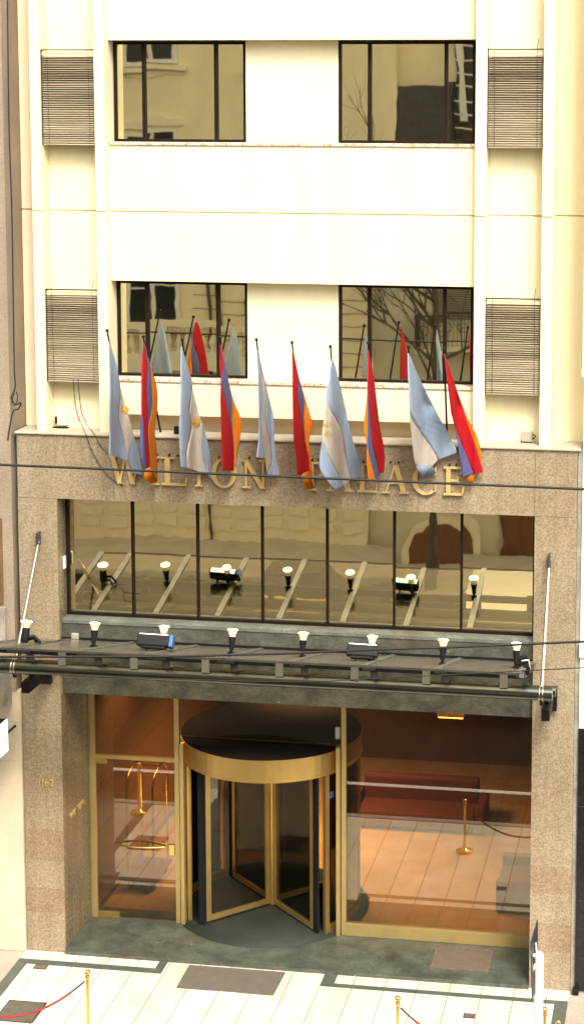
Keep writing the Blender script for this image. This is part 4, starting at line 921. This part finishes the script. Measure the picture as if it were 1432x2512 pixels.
# ================================================================== ACROSS THE STREET
YO = -27.5
def mo(u, v, w=.58, Y=YO):
    p = at(u, v, y=2*w-Y); return p.x, p.z
OA = thing('opposite_apartment_house', (-6, YO, 0), 'pale yellow apartment house across the street, mirrored in the left windows', 'building')
b = MB(); b.box(-16, .38, YO-4, YO, -.1, 24); npart(b, 'facade', 'opp_cream', OA)
b = MB()
for z in [3.0+.42*k for k in range(12)]+[9.4+.8*k for k in range(3)]:
    b.box(-5.2, .37, YO, YO+.012, z, z+.025)
for z in (4.9, 9.2, 17.6): b.box(-16, .40, YO+.001, YO+.25, z, z+.18, 1)
for k in range(12):
    for j in range(5): b.box(-9.7+k*.85, -9.7+k*.85+.62, YO+.001, YO+.05, .35+j*.42, .35+j*.42+.30, 1)
npart(b, 'mouldings', ['groove', 'opp_trim'], OA)
for xw in (-14.2, -10.3, -6.45, -2.5):
    for (z0, z1) in ((6.65, 8.7), (10.7, 12.83), (14.86, 17.0)):
        if xw > -3 and z0 < 7: continue
        f = MB(); f.box(xw-.85, xw-.72, YO, YO+.10, z0, z1); f.box(xw+.72, xw+.85, YO, YO+.10, z0, z1); f.box(xw-.719, xw+.719, YO, YO+.10, z1-.12, z1); f.box(xw-.719, xw+.719, YO, YO+.10, z0, z0+.12)
        f.box(xw-.05, xw+.05, YO, YO+.08, z0+.12, z1-.12); f.box(xw-.72, xw+.72, YO+.001, YO+.07, z0+(z1-z0)*.62, z0+(z1-z0)*.62+.05)
        fo = npart(f, 'window', 'opp_white', OA)
        g = MB(); g.box(xw-.72, xw+.72, YO-.02, YO+.03, z0+.1, z1-.1); g.build('pane', 'opp_glass', fo)
        MB().box(xw-1.15, xw+1.15, YO+.001, YO+.22, z0-.20, z0-.05).build('sill', 'opp_trim', fo); s = MB(); s.prism([(xw-1.0, z0-.34), (xw-.6, z0-.32), (xw, z0-.45), (xw+.6, z0-.32), (xw+1.0, z0-.34), (xw+1.0, z0-.27), (xw-1.0, z0-.27)], 'y', YO+.001, YO+.06); s.build('moulding', 'opp_trim', fo); s = MB()
        s.prism([(xw-1.05, z1+.12), (xw+1.05, z1+.12), (xw+.9, z1+.3), (xw, z1+.48), (xw-.9, z1+.3)], 'y', YO+.001, YO+.12); s.build('pediment', 'opp_trim', fo)
b = MB(); b.tube([(-4.6, YO+.08, 0), (-4.6, YO+.08, 6.6), (-4.75, YO+.08, 9.1)], .05, 8); npart(b, 'downpipe', 'opp_dark', OA); npart(MB().tube([(-4.35, YO+.08, 6.6), (-4.5, YO+.08, 9.1)], .04, 8), 'downpipe', 'opp_dark', OA)
BA = MB(); BA.box(-8.6, -3.0, YO, YO+1.0, 5.38, 6.0); BA.box(-8.6, -3.0, YO+.8, YO+1.05, 6.75, 6.92)
for k in range(20):
    if 7 <= k <= 9: continue
    xx = -8.5+k*.28; BA.lathe((xx, YO+.92, 6.0), [(.07, 0), (.05, .08), (.10, .22), (.10, .30), (.045, .5), (.045, .62), (.07, .75)], 8)
BA.box(-6.55, -5.75, YO+.8, YO+1.04, 6.0, 6.75); BA.box(-3.3, -3.0, YO+.8, YO+1.04, 6.0, 6.75)
npart(BA, 'balcony', 'opp_trim', OA)
b = MB(); b.box(-3.5, -2.9, YO+.001, YO+.3, 7.25, 7.75); npart(b, 'wall_box', 'opp_dark', OA)
OB = thing('opposite_corner_building', (5, YO, 0), 'grey stone building across the street, mirrored in the right windows', 'building')
b = MB(); b.box(.40, 16, YO-4, YO-.3, -.1, 11.3); b.box(.40, 1.2, YO-4, YO-.05, 11.3, 24, 1); b.box(1.2, 16, YO-4, YO-.6, 11.3, 24, 1); npart(b, 'facade', ['opp_grey', 'opp_cream'], OB)
b = MB(); b.box(1.25, 2.78, YO-.59, YO-.1, 12.2, 14.30); npart(b, 'dark_panel', 'opp_dark', OB)
b = MB(); b.box(2.80, 9, YO-.599, YO-.55, 11.6, 20)
npart(b, 'stair_void', 'opp_glass', OB)
b = MB()
for k in range(14): b.tube([(2.85, YO-.3, 12.9+k*.42), (4.6, YO-.3, 12.72+k*.42)], .03, 6)
b.prism([(3.05, 13.1), (3.25, 13.1), (2.98, 16.5), (2.78, 16.5)], 'y', YO-.35, YO-.25); b.prism([(3.9, 12.3), (4.05, 12.3), (3.6, 16.5), (3.45, 16.5)], 'y', YO-.36, YO-.26); npart(b, 'fire_stairs', 'opp_white', OB)
b = MB()
for z in [1.6+.40*k for k in range(9)]: b.box(.41, 9, YO-.299, YO-.285, z, z+.03)
npart(b, 'rustication', 'groove', OB)
b = MB(); b.box(1.9, 5.4, YO-.3, YO+.7, 6.12, 6.27); npart(b, 'balcony_slab', 'opp_trim', OB)
b = MB()
for k in range(28): b.box(1.95+k*.125, 1.965+k*.125, YO+.64, YO+.67, 6.27, 7.3)
b.box(1.9, 5.4, YO+.63, YO+.68, 7.28, 7.33); b.box(1.9, 1.95, YO-.3, YO+.68, 6.27, 7.33)
for k in range(6):
    cxx = 2.2+k*.55; b.tube([(cxx+.02*a*math.cos(a*.8), YO+.65, 6.8+.02*a*math.sin(a*.8)) for a in range(1, 13)], .014, 5)
npart(b, 'iron_railing', 'opp_dark', OB)
b = MB()
for k in range(36): b.box(2.3, 4.9, YO-.299, YO-.26, 7.0+k*.07, 7.03+k*.07)
npart(b, 'louvred_shutter', 'slat_shade', OB)
def archpts(cx_, z0, r, n=14): return [(cx_+r*math.cos(math.pi*k/n), z0+r*math.sin(math.pi*k/n)) for k in range(n+1)]
b = MB(); b.prism([(4.0, -.1)]+archpts(2.75, .25, 1.25)+[(1.50, -.1)], 'y', YO-.299, YO-.05); npart(b, 'arch_surround', 'opp_trim', OB)
b = MB(); b.prism([(3.80, -.1)]+archpts(2.75, .25, 1.05)+[(1.70, -.1)], 'y', YO-.05, YO-.03); npart(b, 'arched_door', 'opp_wood', OB)
b = MB(); b.box(4.6, 5.6, YO-.299, YO-.2, -.1, 3.0); b.box(4.7, 5.1, YO-.2, YO-.17, 0.3, 2.6); npart(b, 'wooden_door', 'opp_wood', OB)
b = MB(); b.box(5.7, 9, YO-.299, YO-.2, -.1, 3.0); npart(b, 'shop_shutter', 'opp_dark', OB)
# bare tree on the far pavement
def tree(x, y, label, seed, h=7.6):
    random.seed(seed); t = thing('street_tree', (x, y, 0), label, 'tree')
    b = MB(); b.tube([(x, y, 0), (x+.03, y, 2), (x+.1, y, 5), (x+.05, y+.05, 8), (x-.3, y, 10.5)], [.17, .14, .12, .09, .05], 10); b.build('trunk', 'bark', t)
    b = MB()
    def br(p, d, r, l, dep):
        pts = [p]; q = p.copy(); dd = d.copy()
        for k in range(4):
            dd = (dd+Vector((random.uniform(-.25, .25), random.uniform(-.25, .25), random.uniform(-.1, .22)))).normalized(); q = q+dd*l/4; pts.append(q.copy())
        b.tube(pts, [r*(1-.16*k) for k in range(5)], 5, caps=False)
        if dep:
            for k in range(3 if dep > 1 else 4):
                s = random.choice(pts[1:]); nd = (dd+Vector((random.uniform(-1, 1), random.uniform(-.8, .8), random.uniform(-.3, .7)))).normalized()
                br(s, nd, r*.5, l*.68, dep-1)
    for z in (5.4, 6.2, 7.2, 8.0, 8.8, 9.8, 10.4):
        for k in range(2):
            a = random.uniform(0, 6.28); br(Vector((x+.08, y, z)), Vector((math.cos(a), .6*math.sin(a), random.uniform(.3, 1.0))).normalized(), .06, h*.36, 3)
    b.build('crown', 'bark', t)
tree(2.9, -24.2, 'bare tree across the street mirrored in the lower right window', 3)
# vehicles by the far kerb
def car(name, x, y, ln_, wd, hb, ht, body, roof, label, cat, cab):
    t = thing(name, (x, y, -.13), label, cat)
    g = -.13
    b = MB(); b.prism([(x-ln_/2, g+.30), (x-ln_/2+.05, g+hb*.9), (x+cab[0]-.25, g+hb), (x+cab[3]+.15, g+hb), (x+ln_/2-.03, g+hb*.88), (x+ln_/2, g+.30)], 'y', y-wd/2, y+wd/2); b.build('body', body, t, bevel=.05)
    b = MB(); c = [x+q for q in cab]
    i = .16
    vs = [(c[0], y-wd/2+.04, g+hb-.02), (c[3], y-wd/2+.04, g+hb-.02), (c[3], y+wd/2-.04, g+hb-.02), (c[0], y+wd/2-.04, g+hb-.02),
          (c[1], y-wd/2+i, g+ht-.04), (c[2], y-wd/2+i, g+ht-.04), (c[2], y+wd/2-i, g+ht-.04), (c[1], y+wd/2-i, g+ht-.04)]
    b.add(vs, [(0, 1, 2, 3), (7, 6, 5, 4), (0, 4, 5, 1), (1, 5, 6, 2), (2, 6, 7, 3), (3, 7, 4, 0)]); b.build('windows', 'car_glass', t)
    b = MB(); b.box(c[1]-.03, c[2]+.03, y-wd/2+i-.03, y+wd/2-i+.03, g+ht-.04, g+ht); b.build('roof', roof, t, bevel=.02)
    for sx in (x-ln_*.31, x+ln_*.31):
        for sy in (y-wd/2+.1, y+wd/2-.1):
            b = MB(); b.lathe((sx, sy, g+.31), [(.001, -.11), (.31, -.11), (.31, .11), (.001, .11)], 20, 0, Vector((0, 1, 0))); wl = b.build('wheel', 'rubber', t)
            b = MB(); b.lathe((sx, sy, g+.31), [(.001, -.115), (.18, -.115), (.18, .115), (.001, .115)], 14, 0, Vector((0, 1, 0))); b.build('rim', 'steel', wl)
    for sy in (y-wd/2+.3, y+wd/2-.3):
        b = MB(); b.box(x+ln_/2-.03, x+ln_/2+.01, sy-.15, sy+.15, g+.58, g+.70); b.build('headlight', 'opp_white', t)
    return t
car('taxi', .75, -15.4, 4.4, 1.75, .92, 1.42, 'car_black', 'taxi_yellow', 'black taxi with yellow roof in the middle of the road', 'taxi', (-1.5, -.9, .7, 1.3))
car('parked_car', .2, -18.9, 4.6, 1.8, .95, 1.50, 'car_black', 'car_black', 'black saloon car standing in the road beyond the taxi', 'car', (-1.4, -.9, .6, 1.2))
v = thing('delivery_van', (6.3, -13.5, -.13), 'white box van standing across the road, mirrored in the rightmost pane', 'van')
b = MB(); b.box(5.15, 7.5, -16.3, -11.0, .35, 2.35); b.build('cargo_box', 'van_white', v, bevel=.05)
b = MB(); b.prism([(-16.35, .25), (-16.35, 1.95), (-17.0, 1.9), (-17.6, 1.2), (-17.8, .25)], 'x', 5.3, 7.35); b.build('cab', 'van_white', v, bevel=.05)
b = MB(); b.prism([(-16.9, 1.2), (-17.02, 1.84), (-17.56, 1.22)], 'x', 5.29, 7.36); b.build('windows', 'car_glass', v)
for sx in (5.35, 7.3):
    for sy in (-17.0, -12.2):
        b = MB(); b.lathe((sx, sy, .22), [(.001, -.11), (.35, -.11), (.35, .11), (.001, .11)], 18, 0, Vector((1, 0, 0))); b.build('wheel', 'rubber', v)
t = thing('road_barrier', (-9.6, -26.0, 0), 'orange painted frame on the far pavement', 'barrier')
for dx in (0, .9):
    b = MB(); b.box(-10.2+dx, -10.0+dx, -26.1, -26.0, 0, 2.6); b.build('post', 'orange_paint', t)
for z in (1.2, 2.2): MB().box(-9.999, -9.301, -26.09, -26.01, z, z+.2).build('rail', 'orange_paint', t)
